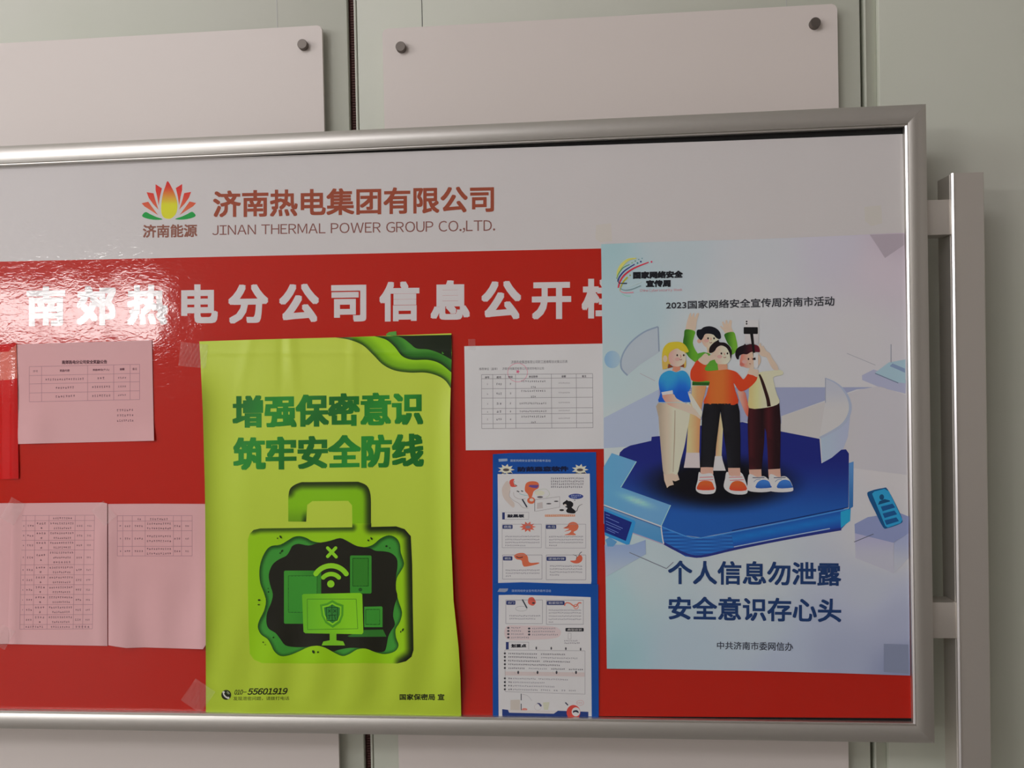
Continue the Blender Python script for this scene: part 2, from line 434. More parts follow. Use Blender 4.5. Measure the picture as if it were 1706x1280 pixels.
# the wall that carries everything: coated steel panels with open joints
wall = empty('wall_back', (0, WALL_Y, 0)); wall['kind'] = 'structure'
box('backing', M['black'], wall, RX0-.1, RX1+.1, WALL_Y+.05, WALL_Y+.09, 0, RZ1)
gx0 = PX(582.4, 215, WALL_Y); gx1 = PX(593.5, 215, WALL_Y)                 # open joint
hx0 = PX(1450.5, 1235, WALL_Y); hx1 = PX(1457.0, 1235, WALL_Y); hx2 = PX(1481, 1235, WALL_Y)
def panel(x0, x1, bevel=.003): return box('wall_panel', M['wall'], wall, x0, x1, WALL_Y, WALL_Y+.045, 0, RZ1, bevel=bevel, smooth=True)
pw = 1.2
panel(RX0, gx0-2*pw-.008); panel(gx0-2*pw, gx0-pw-.008); panel(gx0-pw, gx0)
lip = PX(597.6, 215, WALL_Y)
panel(lip+.0012, hx0); box('joint_lip', M['wall'], wall, gx1, lip, WALL_Y-.001, WALL_Y+.045, 0, RZ1, bevel=.0025, smooth=True)
panel(hx2, hx2+pw); panel(hx2+pw+.008, RX1)
bm = bmesh.new()                                                          # rolled cove beside the second joint
prof = [(hx1, WALL_Y+.04), (hx1, WALL_Y-.0005), (hx1+.003, WALL_Y-.001), (hx1+.006, WALL_Y+.002), (hx1+.014, WALL_Y+.006), (hx2-.008, WALL_Y+.013), (hx2-.0005, WALL_Y+.016), (hx2-.0005, WALL_Y+.04)]
lo = [bm.verts.new((x, y, 0)) for x, y in prof]; hi = [bm.verts.new((x, y, RZ1)) for x, y in prof]
for i in range(len(prof)-1): bm.faces.new((lo[i], lo[i+1], hi[i+1], hi[i]))
from_bm('joint_cove', bm, M['wall'], wall, smooth=True)
bm = bmesh.new()                                                          # ribbed brown gasket in the first joint
z = 0.4
gc = (gx0+gx1)/2 + .0018
while z < 3.0:
    box_bm(gc-.0035, gc+.0035, WALL_Y+.009, WALL_Y+.018, z, z+.0042, bm=bm); z += .0062
box_bm(gx0, gx1, WALL_Y+.016, WALL_Y+.03, 0.1, 4.2, bm=bm)
from_bm('joint_gasket', bm, M['gasket'], wall)['label'] = 'brown ribbed gasket strip in the wall joint'
for px in (461, 702.5, 1310):                                              # hairline seams of the coating
    x = PX(px, 0, WALL_Y); box('panel_seam', M['black'] if px == 702.5 else M['winframe'], wall, x-.0006, x+.0006, WALL_Y-.0006, WALL_Y+.001, PZ(px, 95, WALL_Y), 2.9)

# white sign panels held off the wall by steel caps
SY = WALL_Y - 0.022
def sign(x0, x1, z1, z0, caps, label):
    t = empty('sign_panel', ((x0+x1)/2, SY, z0)); tag(t, label, 'sign panel', 'white sign panels behind the notice board')
    bm = bmesh.new(); o = rrect(x0, z0, x1, z1, 0.011, 5)
    a = [bm.verts.new((x, SY, z)) for x, z in o]; b = [bm.verts.new((x, SY+.008, z)) for x, z in o]
    bm.faces.new(a); bm.faces.new(b[::-1])
    for i in range(len(o)): bm.faces.new((a[i], a[(i+1) % len(o)], b[(i+1) % len(o)], b[i]))
    bmesh.ops.bevel(bm, geom=[e for e in bm.edges if abs(e.verts[0].co.y-SY) < 1e-6 and abs(e.verts[1].co.y-SY) < 1e-6], offset=.0015, segments=2, affect='EDGES')
    from_bm('board', bm, M['white'], t, True)
    for cx, cz in caps:
        bm = bmesh.new(); rings = [(.0, SY+.02), (.0065, SY+.02), (.0065, SY), (.0118, SY), (.0118, SY-.0105), (.0108, SY-.012), (.0, SY-.012)]
        pr = []
        for r, y in rings: pr.append([bm.verts.new((cx+r*math.cos(2*math.pi*k/28), y, cz+r*math.sin(2*math.pi*k/28))) for k in range(28)] if r else [bm.verts.new((cx, y, cz))])
        for a, b in zip(pr, pr[1:]):
            for k in range(28):
                f = [a[k % len(a)], a[(k+1) % len(a)], b[(k+1) % len(b)], b[k % len(b)]]; f = list(dict.fromkeys(f))
                if len(f) > 2: bm.faces.new(f)
        from_bm('standoff_cap', bm, M['steel'], t, True)['label'] = 'round turned steel cap'
lx1 = PX(538.5, 140, SY); lz1 = PZ(535, 42, SY); lx0 = lx1 - 1.06
c = P(503, 73, SY-.012); zb = -0.02
sign(lx0, lx1, lz1, 0.2, [(c[0], c[2]), (lx0+lx1-c[0], c[2]), (c[0], 0.2+lz1-c[2]), (lx0+lx1-c[0], 0.2+lz1-c[2])],
     'white sign panel left of the brown wall joint, one steel cap showing')
rx0 = PX(638.5, 120, SY); rx1 = PX(1395.5, 60, SY); rz1 = (PZ(1395, 3, SY)+PZ(640, 51, SY))/2
c1 = P(667, 77, SY-.012); c2 = P(1359, 37, SY-.012)
sign(rx0, rx1, rz1, 0.2, [(c1[0], c1[2]), (c2[0], c2[2]), (c1[0], 0.2+rz1-c1[2]), (c2[0], 0.2+rz1-c2[2])],
     'white sign panel right of the brown wall joint, two steel caps showing')

# ------------------------------------------------------------------ the notice board
nb = empty('notice_board', (-0.1, 0.03, 0.0))
tag(nb, 'wide aluminium framed notice board with red and white printed banner on metal posts', 'notice board')
FY = -0.012                                                                # front lip of the frame
zT1 = np.mean([PZ(x, y, FY) for x, y in ((0, 243), (440, 225.5), (840, 207.5), (1240, 185.5), (1500, 171.5))])
zT0 = np.mean([PZ(x, y, FY) for x, y in ((400, 260), (800, 243.5), (1200, 223.7), (1480, 207))])
zB1 = np.mean([PZ(x, y, FY) for x, y in ((0, 1187), (350, 1188.8), (740, 1193.3), (1380, 1203.5))])
zB0 = np.mean([PZ(x, y, FY+.006) for x, y in ((0, 1215), (350, 1217), (760, 1224), (1400, 1233.5), (1540, 1236))])
xR0 = np.mean([PX(x, y, FY) for x, y in ((1508, 205), (1511.5, 430), (1513.5, 700), (1521, 1100), (1524, 1206))])
xR1 = np.mean([PX(x, y, FY+.006) for x, y in ((1540, 170), (1547, 700), (1557, 1236))])
xL0 = max(PX(-560, 291, 0.0), PX(-560, 1180, 0.0)) + .003; xL1 = xL0 - (xR1-xR0)
YB = 0.03
def rail(name, mt, L, w, ang_in, pos, parent, seg=8):
    """extrusion; profile across the width w from the inner lip outward; mitred at 45 degrees at both ends"""
    pr = [(0, .0), (0, -.0102), (.0012, -.0118), (.0030, -.0118), (.0040, -.0108)]
    n = 9
    for k in range(n+1):
        t = k/n; pr.append((.0045 + (w-.0045)*t, -.0105 - .0075*math.sin(math.pi*min(1, .12+.88*t))**0.8))
    pr += [(w, -.004), (w, YB), (0.004, YB), (0.004, 0.004)]
    bm = bmesh.new(); A, B = [], []
    for a, y in pr:
        A.append(bm.verts.new((pos(-1, a)[0], y, pos(-1, a)[1]))); B.append(bm.verts.new((pos(1, a)[0], y, pos(1, a)[1])))
    N = len(pr)
    for i in range(N): j = (i+1) % N; bm.faces.new((A[i], A[j], B[j], B[i]))
    bm.faces.new(A[::-1]); bm.faces.new(B)
    o = from_bm(name, bm, mt, parent, True)
    return o
g = .0009
wT, wB, wS = zT1-zT0, zB1-zB0, xR1-xR0
def ends(a, w): return a/w
rail('frame_rail', M['metal'], 0, wT, 0, lambda e, a: ((xR0-g + wS*a/wT) if e > 0 else (xL0+g - wS*a/wT), zT0+a), nb)
rail('frame_rail', M['metal'], 0, wB, 0, lambda e, a: ((xR0-g + wS*a/wB) if e > 0 else (xL0+g - wS*a/wB), zB1-a), nb)
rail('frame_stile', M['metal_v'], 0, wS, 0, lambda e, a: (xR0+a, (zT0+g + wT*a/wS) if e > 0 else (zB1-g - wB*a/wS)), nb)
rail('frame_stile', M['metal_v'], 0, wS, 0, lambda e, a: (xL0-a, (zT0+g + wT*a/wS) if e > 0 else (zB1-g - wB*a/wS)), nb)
def edge_bead(x, sx, yb, w, z0, z1, label):
    """polished bead with a 45 degree flank turned toward the board's middle"""
    pr = [(0, yb), (0, yb-.0004), (w*.7, yb-.0004-w*.7), (w, yb-w*.7), (w*1.35, yb)]
    bm = bmesh.new(); A = [bm.verts.new((x+sx*a, y, z0)) for a, y in pr]; B = [bm.verts.new((x+sx*a, y, z1)) for a, y in pr]
    for i in range(len(pr)): j = (i+1) % len(pr); bm.faces.new((A[i], A[j], B[j], B[i]))
    bm.faces.new(A); bm.faces.new(B)
    from_bm('edge_bead', bm, M['bead'], nb)['label'] = label
for x, nm in ((xR0, 1), (xL0, -1)):
    edge_bead(x-nm*.0004, nm, -.0104, .0042, zB1-.001, zT0+.001, 'bright polished inner edge')
box('backing_panel', M['black'], nb, xL0-.01, xR0+.01, .0035, .022, zB0+.01, zT1-.01)

# posts and brackets
PY = 0.004
def post(x0, ztop, sx):
    """sx = +1: the plain side faces right; channel side toward the board"""
    w = .066; d = .066
    bm = bmesh.new()
    pr = [(0, 0), (0, .003), (.003, .0045), (.003, .010), (.0015, .012), (.0015, .016), (.003, .018), (.003, d), (w, d), (w, .003), (w-.003, 0)]
    A = [bm.verts.new((x0+sx*a, PY+y, 0.0)) for a, y in pr]; B = [bm.verts.new((x0+sx*a, PY+y, ztop)) for a, y in pr]
    N = len(pr)
    for i in range(N): j = (i+1) % N; bm.faces.new((A[i], A[j], B[j], B[i]))
    bm.faces.new(A); bm.faces.new(B)
    from_bm('post', bm, M['post'], nb, True)
    e = x0
    edge_bead(e, sx, PY+.0004, .0042, 0.0, ztop, 'bright polished front edge of the post')
    zt = PZ(1560, 333, PY+.003), PZ(1560, 391.5, PY+.003); zb = PZ(1570, 1004, PY+.003), PZ(1570, 1064, PY+.003)
    for (a, b) in (zt, zb):
        xi = xR1-.004 if sx > 0 else xL1+.004
        box('bracket', M['post'], nb, min(xi, x0+sx*.0015), max(xi, x0+sx*.0015), PY+.003, PY+.049, b, a, bevel=.0012, smooth=True)
px0 = np.mean([PX(x, y, PY) for x, y in ((1580, 290), (1588, 700), (1597, 1035), (1602, 1275))])
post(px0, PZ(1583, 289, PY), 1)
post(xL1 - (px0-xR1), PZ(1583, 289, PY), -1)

# banner print on the board --------------------------------------------------
bn = Sheet(nb, 0.0, mt='film', step=6e-5)
WHITE = (171, 168, 167); RED = (152, 25, 14)
def red_line(x): return 436 - 0.02245*x
xl = -560
top = [(xl, 291), (0, 275.5), (420, 261), (800, 248.3), (1200, 235), (1496, 223.5), (1504, 223.3)]
def off(y0, y1): return [(xl, y0)]
sheet_body(bn, top + [(1522, 1196), (760, 1190), (xl, 1180)], WHITE, 'banner_sheet', 60)
bn.up()
bn.fill([(xl, red_line(xl)), (0, 436), (500, 425), (1000, 414.2), (1512, 402.5), (1522, 1197), (760, 1192), (xl, 1182)], RED, 'red_field', dens=90)
bn.up()
TC = (222, 214, 208)
bn.chars('南郊热电分公司信息公开栏', (76.5, 510.5), (1003, 497.5), 73, 72, (176, 172, 172), 'headline_lettering', bold=2.5)
BR = (128, 62, 44)
bn.text('济南热电集团有限公司', (355, 318, 363, 823, 309, 353.5), BR, 'company_lettering', bold=1.1)
bn.text('JINAN THERMAL POWER GROUP CO.,LTD.', (353.5, 375.5, 394, 825, 366.5, 387), (112, 72, 66), 'company_lettering')
bn.text('济南能源', (238, 374.5, 396.5, 328.5, 373.5, 395), (118, 76, 64), 'company_lettering', bold=.55)
bn.frame(200, 280, 5.018)                                                   # lotus emblem
def lotus(X, Y):
    t = sm(330, 420, Y)
    c = mixc((176, 42, 38), (190, 90, 60), sm(150, 380, Y)); return c
def petal_mid(X, Y):
    c = mixc((172, 40, 36), (190, 130, 50), sm(130, 260, Y)); c = c*(1-sm(230, 330, Y))[:, None] + np.array((198, 186, 40))*sm(230, 330, Y)[:, None]
    return c
bn.fill(spline([(398, 110), (430, 160), (462, 230), (480, 310), (468, 380), (430, 420), (395, 425), (362, 410), (345, 370), (345, 300), (360, 210), (380, 150)], 4), petal_mid, 'lotus_emblem', dens=3)
for mir in (False, True):
    def mm(p): return [(2*410-x-4, y-(2 if mir else 0)) if mir else (x, y) for x, y in p]
    bn.fill(mm([(297, 136), (350, 170), (333, 240), (322, 315), (310, 240), (297, 185)]), lotus, 'lotus_emblem', dens=4)
    bn.fill(mm([(222, 202), (280, 212), (295, 270), (322, 350), (275, 300), (240, 250)]), lotus, 'lotus_emblem', dens=4)
    bn.fill(mm([(180, 295), (235, 282), (270, 330), (318, 395), (250, 350), (205, 322)]), lotus, 'lotus_emblem', dens=4)
    bn.fill(spline(mm([(184, 402), (212, 368), (250, 385), (300, 408), (356, 428), (300, 434), (230, 424)]), 3), (28, 130, 58), 'lotus_emblem')
bn.frame()
bn.fill([(993, 375), (1018, 372), (1020, 402), (1000, 404), (992, 398)], (171, 167, 161), 'adhesive_stain')
bn.new('adhesive_stain'); bn.fill([(1440, 345), (1468, 342), (1470, 372), (1452, 377), (1441, 368)], (170, 167, 161), 'adhesive_stain')
bn.build()

# ------------------------------------------------------------------ papers on the board
def paper(name, x, y, label, cat, group=None):
    e = empty(name, tuple(P(x, y, 0.0))); return tag(e, label, cat, group)
def lerp(a, b, t): return a + (b-a)*t
PINK = (189, 140, 141)
def pink_var(X, Y): return mixc((198, 140, 141), (193, 137, 138), (np.sin(X*.03)+np.sin(Y*.021+1))*.25+.5)
INK = (96, 62, 70); RULE = (140, 100, 108)

# red plastic folder at the far left
t = paper('plastic_folder', -60, 800, 'glossy bright red plastic folder cut off by the left edge, beside the pink sheet', 'folder')
sh = Sheet(t, .0012, lambda x, y: .0018*(1-np.cos(x*.16)) + .0006*np.sin(y*.05), mt='film', step=8e-5)
sheet_body(sh, [(-140, 577), (2, 574), (27, 572), (29, 640), (31, 798), (-140, 803)], (165, 18, 18), 'cover', 6)
sh.up(); sh.fill([(-140, 592), (14, 586), (27, 574), (29, 630), (16, 633), (-140, 640)], (186, 92, 80), 'paper_flap', dens=6)
sh.build()

def grid_table(sh, cols, rows, skew, col, w, drop=None):
    """cols/rows: positions at the top-left; skew = (dx per unit y, dy per unit x)"""
    f = lambda x, y: (x + skew[0]*(y-rows[0]), y + skew[1]*(x-cols[0]))
    for y in rows: sh.line(f(cols[0], y), f(cols[-1], y), w, col, 'ruled_table')
    for x in cols: sh.line(f(x, rows[0]), f(x, rows[-1]), w, col, 'ruled_table')
    return f

# pink landscape notice
t = paper('paper_notice', 145, 735, 'pink landscape notice with a three-row table, taped under the first headline characters', 'notice', 'printed notices')
curl = lambda x, y: .0012 + .0035*np.exp(-((x-60)/22.)**2)*sm(650, 720, y) + .004*sm(700, 738, y)*sm(200, 256, x)
sh = Sheet(t, .0006, curl, mt='paper', step=6e-5, dens=8)
sheet_body(sh, [(24.5, 574), (253, 567), (254.5, 640), (256.5, 734.5), (30, 740)], pink_var, 'sheet', 7)
sh.frame(0, 550, 4.945); sh.up()
f = grid_table(sh, [242, 343, 722, 937, 1072, 1150], [302, 376, 445, 520, 592], (0, -.021), RULE, 3.2)
sh.text('南郊热电分公司安全奖励公告', (510, 250, 282, 882, 246, 277), (62, 34, 42), 'lettering', bold=.18)
def tt(s, cx, cy, w, h, c=INK, b=.05, part='lettering'): sh.text(s, (cx-w/2, cy-h/2, cy+h/2, cx+w/2, cy-h/2-w*.02, cy+h/2-w*.02), c, part, bold=b)
tt('序号', 292, 340, 40, 19, b=.0); tt('奖励内容', 533, 335, 82, 20, b=.1); tt('奖励单位(个人)', 832, 330, 135, 20, b=.1); tt('金额', 1006, 323, 40, 20, b=.15); tt('备注', 1110, 321, 38, 20)
for i, (a, n) in enumerate((((372, 693), 17), ((455, 612), 8), ((455, 620), 8))):
    y = (408, 478, 549)[i]; sh.marks((a[0], y), (a[1], y-6), n, 17, INK)
for y, (a, b), n in ((398, (800, 862), 3), (470, (755, 910), 8), (543, (755, 912), 8)): sh.marks((a, y), (b, y-3), n, 18, INK)
for y in (394, 466, 537): sh.marks((970, y), (1040, y-1), 5, 14, INK)
for y, a, n in ((662, 960, 7), (705, 962, 7), (748, 962, 8)): sh.marks((a, y), (a+140, y-3), n, 17, INK)
sh.build()

# pink portrait pages
def pages():
    # page one, mostly out of frame
    t = paper('paper_page', -60, 1070, 'pink page cut off by the left edge, leftmost of the three lower pink pages', 'page', 'pink pages')
    sh = Sheet(t, .0005, lambda x, y: .001 + .003*sm(985, 1070, y), mt='paper', step=6e-5)
    sheet_body(sh, [(-145, 841), (22, 838.5), (19, 930), (14, 1073), (-150, 1078)], pink_var, 'sheet', 8); sh.build()
    # page two
    t = paper('paper_page', 95, 1075, 'pink page filled with a long many-row table, middle of the three lower pink pages', 'page', 'pink pages')
    d2 = lambda x, y: .0022 + .003*np.exp(-((x-168)/12.)**2)*sm(860, 900, y) + .0028*np.exp(-((x-22)/9.)**2) + .002*np.sin((y-840)*.02)*sm(120, 175, x)
    sh = Sheet(t, .0005, d2, mt='paper', step=8e-5, dens=7)
    sheet_body(sh, [(20, 839), (100, 838), (170, 837.5), (178.5, 839), (178.5, 900), (179, 1076.5), (90, 1075), (12.5, 1073.5), (16, 960)], pink_var, 'sheet', 6)
    sh.frame(0, 740, 3.5556); sh.up()
    cols = [130, 155, 208, 291, 446, 502, 560]; rows = [424, 455, 515, 571, 629, 716, 776, 835, 893, 953, 1012, 1070, 1097]
    grid_table(sh, cols, rows, (-.019, -.004), RULE, 2.2)
    for i in range(12):
        y0, y1 = rows[i], rows[i+1]; yc = (y0+y1)/2; dx = -.019*(yc-424); two = (y1-y0) > 40; thr = (y1-y0) > 70
        if two:
            sh.marks((137+dx, yc), (148+dx, yc), 1, 9, INK); sh.marks((162+dx, yc), (202+dx, yc), 3, 11, INK)
            ys = (yc-28, yc, yc+28) if thr else (yc-14, yc+14)
            for k, yy in enumerate(ys): sh.marks((298+dx+(0 if k == 0 else 20), yy), (440+dx-(0 if k == 0 else 15), yy-1), 11-2*k, 11, INK)
            sh.marks((216+dx, yc-14), (276+dx, yc-14), 4, 11, INK); sh.marks((238+dx, yc+14), (256+dx, yc+14), 1, 11, INK)
            sh.marks((455+dx, yc), (492+dx, yc), 3, 11, INK); sh.marks((517+dx, yc), (543+dx, yc), 3, 10, INK)
        else:
            sh.marks((312+dx, yc), (428+dx, yc), 9, 11, INK)
            if i: sh.marks((162+dx, yc), (270+dx, yc), 8, 11, INK); sh.marks((455+dx, yc), (545+dx, yc), 5, 11, INK)
    sh.build()
    # page three
    t = paper('paper_page', 260, 1080, 'pink page with a short table at its top, touching the green poster', 'page', 'pink pages')
    d3 = lambda x, y: .0012 + .0065*sm(980, 1082, y)*(.6+.5*np.sin((x-180)*.055)) + .0035*sm(318, 341, x)*sm(870, 980, y) + .0022*np.sin((x-180)*.09)*sm(920, 1060, y) + .0028*sm(200, 181, x)*sm(850, 900, y)
    sh = Sheet(t, .0006, d3, mt='paper', step=8e-5, dens=7)
    sheet_body(sh, [(180, 840), (260, 839.5), (346, 840), (346, 1070), (338, 1082), (290, 1080.5), (240, 1079), (210, 1080), (192, 1077.5), (180.5, 1075.5)], pink_var, 'sheet', 6)
    sh.frame(0, 740, 3.5556); sh.up()
    grid_table(sh, [695, 728, 783, 860, 1027, 1075, 1138], [425, 457, 515, 607, 664], (0, -.002), RULE, 2.2)
    sh.marks((812, 445), (837, 445), 2, 11, INK); sh.marks((886, 445), (996, 445), 8, 11, INK)
    for y0, y1 in ((457, 515), (515, 607), (607, 664)):
        yc = (y0+y1)/2
        sh.marks((706, yc), (720, yc), 1, 9, INK); sh.marks((737, yc), (773, yc), 3, 11, INK)
        sh.marks((795, yc), (848, yc), 4, 11, INK); sh.marks((868, yc-14), (1015, yc-14), 11, 11, INK); sh.marks((868, yc+14), (1015, yc+14), 11, 11, INK)
        sh.marks((1030, yc), (1070, yc), 3, 11, INK); sh.marks((1097, yc), (1120, yc), 3, 10, INK)
    sh.build()
pages()

# white landscape notice
t = paper('paper_notice', 890, 748, 'white landscape notice with a ruled table and faint red seal, above the blue leaflet', 'notice', 'printed notices')
sh = Sheet(t, .0014, lambda x, y: .0008 + .0006*np.sin(x*.05+y*.03) + .0008*np.sin(x*.021-y*.045+1)*sm(700, 590, y), mt='paper', step=5e-5, dens=8)
sheet_body(sh, [(773.5, 577), (1010, 572.5), (1012, 748), (776, 750.5)], (203, 196, 193), 'sheet', 6)
sh.frame(760, 560, 6.4); sh.up()
GR = (112, 108, 112); DK = (74, 70, 76)
f = grid_table(sh, [270, 390, 525, 633, 1015, 1280, 1455], [412, 456, 563, 663, 775, 834, 936, 988], (.006, -.0085), GR, 4.2)
sh.text('济南热电集团有限公司职工困难帮扶对象公示表', (585, 262, 296, 1188, 256, 288), DK, 'lettering')
sh.text('推荐单位（盖章）', (245, 338, 366, 440, 337, 363), DK, 'lettering'); sh.text('济南热电集团有限公司南郊热电分公司', (492, 335, 363, 935, 331, 359), DK, 'lettering')
for s_, x, y, w in (('序号', 330, 442, 46), ('姓名', 455, 440, 48), ('性别', 578, 437, 48), ('单位职务', 822, 434, 96), ('金额', 1146, 431, 48), ('备注', 1364, 429, 46)):
    tt(s_, x, y, w, 24, DK, b=.08)
rowc = [510, 613, 719, 804, 886]
for i, y in enumerate(rowc):
    sh.marks((325, y+4), (345, y+4), 1, 18, (130, 126, 130)); sh.marks((425, y+3), (488, y+2), (3, 3, 2, 2, 3)[i], 22, DK); sh.marks((568, y), (590, y), 1, 20, DK)
    if i in (2, 3): sh.marks((672, y), (965, y-2), 14, 19, DK)
    else: sh.marks((690, y-26), (955, y-28), 12, 19, DK); sh.marks((795, y+33), (850, y+33), 3, 19, DK)
    sh.marks((1090, y-8), (1214, y-9), 11, 12, GR)
sh.stroke(ell(655, 390, 106, 100, 8), 5, (196, 110, 130), 'red_seal', 3, True); sh.fill(star(657, 380, 24, 11, 5), (206, 84, 112), 'red_seal')
sh.build()

# ------------------------------------------------------------------ green poster
t = paper('secrecy_poster', 560, 1190, 'tall lime green poster with cut-out padlock picture, edges curling forward', 'poster')
def gdisp(x, y):
    u = (x-335)/430.; v = (y-560)/630.
    d = .0030 + .017*np.exp(-np.maximum(x-336, 0)/19.)*sm(585, 680, y)*sm(1190, 1060, y)
    d = d + .013*sm(715, 770, x)**1.4*sm(570, 720, y)*sm(1215, 1120, y)
    top = sm(700, 575, y)
    d = d + .0018*top*(np.exp(-((x-482-.10*(y-560))/9.)**2) + .8*np.exp(-((x-588)/8.)**2) + .5*np.exp(-((x-418+.2*(y-560))/10.)**2))
    d = d - .0012*top*np.exp(-((x-470+.02*(y-560))/7.)**2)
    d = d + .0010*np.sin(x*.045 + .8)*(.5+.5*v) + .0021*sm(980, 1110, y)*np.sin(x*.085 + y*.012)*sm(1195, 1150, y)
    d = d + .0007*np.exp(-((y-588)/4.)**2)
    d = d + .0022*np.exp(-((x-400-.02*(y-700))/28.)**2)*sm(700, 820, y)
    return d
gp = Sheet(t, .0006, gdisp, mt='gloss', step=14e-5, dens=5)
def lime(X, Y): return mixc((160, 181, 60), (146, 168, 44), sm(560, 1190, Y))
L_edge = [(343, 1193), (343, 1130), (342, 860), (341, 800), (338, 690), (334, 600), (332, 569)]
R_edge = [(752, 555.5), (752.8, 590), (751, 640), (749.5, 700), (750, 800), (751.5, 900), (755.5, 1000), (764, 1080), (767, 1130), (768.5, 1198)]
sheet_body(gp, L_edge + [(440, 565.5), (580, 562), (660, 559)] + R_edge, lime, 'sheet', 3.4)
gp.up(); gp.frame(320, 540, 3.5565)
b1 = spline([(850, 80), (930, 93), (1010, 125), (1075, 185), (1130, 240), (1200, 275), (1290, 288), (1380, 288), (1450, 305), (1500, 335), (1533, 382)], 5, False)
b2 = spline([(1080, 72), (1150, 93), (1200, 135), (1245, 190), (1305, 212), (1400, 213), (1470, 235), (1536, 287)], 5, False)
b3 = spline([(1170, 69), (1240, 80), (1290, 115), (1330, 145), (1400, 151), (1470, 175), (1538, 212)], 5, False)
def band(border, c_dark, c_mid, c_hi, r):
    def f(X, Y):
        d = dist(border, X, Y, False); c = mixc(c_dark, c_mid, sm(0, r*.6, d)); return c*(1-sm(r*.6, r*1.6, d)[:, None]) + np.array(c_hi, float)*sm(r*.6, r*1.6, d)[:, None]
    return f
gp.fill(list(b1) + [(1536, 300), (1537, 64), (1170, 72)], band(b1, (30, 58, 14), (98, 148, 14), (128, 176, 22), 50), 'wave_motif', dens=3)
gp.up(); gp.fill(list(b2) + [(1538, 200), (1537, 64), (1170, 72)], band(b2, (14, 38, 14), (38, 96, 28), (60, 126, 36), 45), 'wave_motif', dens=3)
gp.up(); gp.fill(list(b3) + [(1537, 64), (1300, 69)], (20, 28, 14), 'wave_motif', dens=5)
gp.up(0)
gt = lambda X, Y: mixc((34, 118, 40), (20, 88, 28), (np.sin(X*.03)*.5+.5)*sm(560, 880, Y*1.0) if False else np.clip(.5+.5*np.sin(X*.035+Y*.02), 0, 1))
gp.level = 1
gp.text('增强保密意识', (239, 420, 622, 1370, 397, 603), gt, 'title_lettering', bold=2.6, cut=.13, squash=.6)
gp.text('筑牢安全防线', (243, 668, 872, 1374, 643, 850), gt, 'title_lettering', bold=2.6, cut=.13, squash=.6)
# padlock handle
ho = spline([(570, 1100), (571, 1020), (586, 970), (640, 940), (700, 937), (960, 935)], 4, False)
ho2 = spline([(985, 935), (1035, 958), (1057, 1010), (1060, 1100)], 4, False)
hand = [(570, 1171)] + list(ho) + list(ho2) + [(1060, 1207), (950, 1207), (948, 1075), (925, 1048), (712, 1050), (682, 1072), (676, 1172)]
ho_line = np.vstack([ho[6:], ho2, [[1060, 1207]]])
def handle_col(X, Y):
    d = dist(ho_line + np.array([-3, 4]), X, Y, False); c = mixc((30, 44, 10), (108, 160, 12), sm(2, 52, d))
    k = sm(630, 672, X)*sm(1090, 1172, Y)*(X < 680)
    k = np.maximum(k, sm(1070, 1180, Y)*.25*(X < 690)); return c*(1-k[:, None]*.9) + np.array((20, 40, 10))*k[:, None]*.9
gp.fill(hand, handle_col, 'padlock_motif', dens=2.6)
gp.frame(400, 860, 4.923)
body = [(64, 600), (65, 190), (80, 145), (110, 115), (165, 102), (920, 93), (921, 60), (1076, 60), (1076, 90), (1280, 85), (1350, 108), (1400, 165), (1411, 400), (1415, 700), (1422, 1100), (1405, 1155), (1360, 1192), (1290, 1210), (1000, 1207), (600, 1210), (180, 1207), (115, 1180), (80, 1130), (70, 900)]
bl = np.array([(110, 118), (165, 104), (920, 95)]); br = np.array([(1076, 88), (1280, 86), (1350, 108), (1400, 165), (1412, 400), (1416, 700), (1423, 1100), (1405, 1155), (1330, 1205)])
def body_col(X, Y):
    d1 = dist(bl, X, Y, False); d2 = dist(br, X, Y, False)
    c = mixc((42, 66, 12), (124, 170, 14), sm(2, 52, d1)); k = 1-sm(4, 88, d2); c = c*(1-k[:, None]) + np.array((16, 24, 8))*k[:, None]
    k = sm(60, 100, X) ; return c
gp.up(); gp.fill(body, body_col, 'padlock_motif', dens=2.6)
w2 = spline([(490, 165), (545, 180), (590, 205), (660, 218), (740, 202), (820, 181), (880, 205), (950, 243), (1020, 256), (1090, 235), (1150, 185), (1220, 158), (1280, 180), (1310, 230), (1318, 300), (1345, 390), (1320, 450), (1285, 510), (1278, 600), (1300, 700), (1328, 790), (1310, 870), (1275, 930), (1280, 1000), (1300, 1060), (1270, 1110), (1190, 1133), (1110, 1118), (1030, 1088), (960, 1095), (900, 1130), (840, 1149), (770, 1120), (700, 1082), (630, 1064), (560, 1075), (480, 1112), (400, 1143), (330, 1148), (280, 1110), (255, 1060), (225, 1010), (170, 970), (145, 910), (160, 850), (195, 780), (212, 700), (195, 630), (165, 550), (158, 450), (175, 360), (215, 280), (260, 245), (330, 235), (400, 195), (440, 172)], 3)
def w2c(X, Y): return mixc((22, 62, 20), (50, 124, 42), sm(0, 34, dist(w2+np.array([3, 6]), X, Y)))
gp.up(); gp.fill(w2, w2c, 'cave_motif', dens=3)
w3 = spline([(430, 245), (480, 228), (560, 242), (640, 222), (740, 205), (820, 184), (890, 214), (960, 247), (1060, 262), (1110, 285), (1180, 290), (1240, 305), (1285, 350), (1290, 420), (1278, 500), (1278, 600), (1290, 660), (1265, 740), (1255, 820), (1270, 890), (1240, 940), (1215, 990), (1200, 1070), (1180, 1112), (1110, 1115), (1030, 1088), (900, 1082), (800, 1100), (760, 1112), (700, 1080), (630, 1064), (530, 1076), (440, 1075), (370, 1060), (330, 1010), (290, 960), (235, 925), (215, 870), (222, 790), (255, 710), (268, 640), (245, 560), (235, 480), (265, 400), (320, 355), (380, 325), (410, 280)], 3)
gp.up(); gp.fill(w3, (24, 24, 16), 'cave_motif', dens=5)
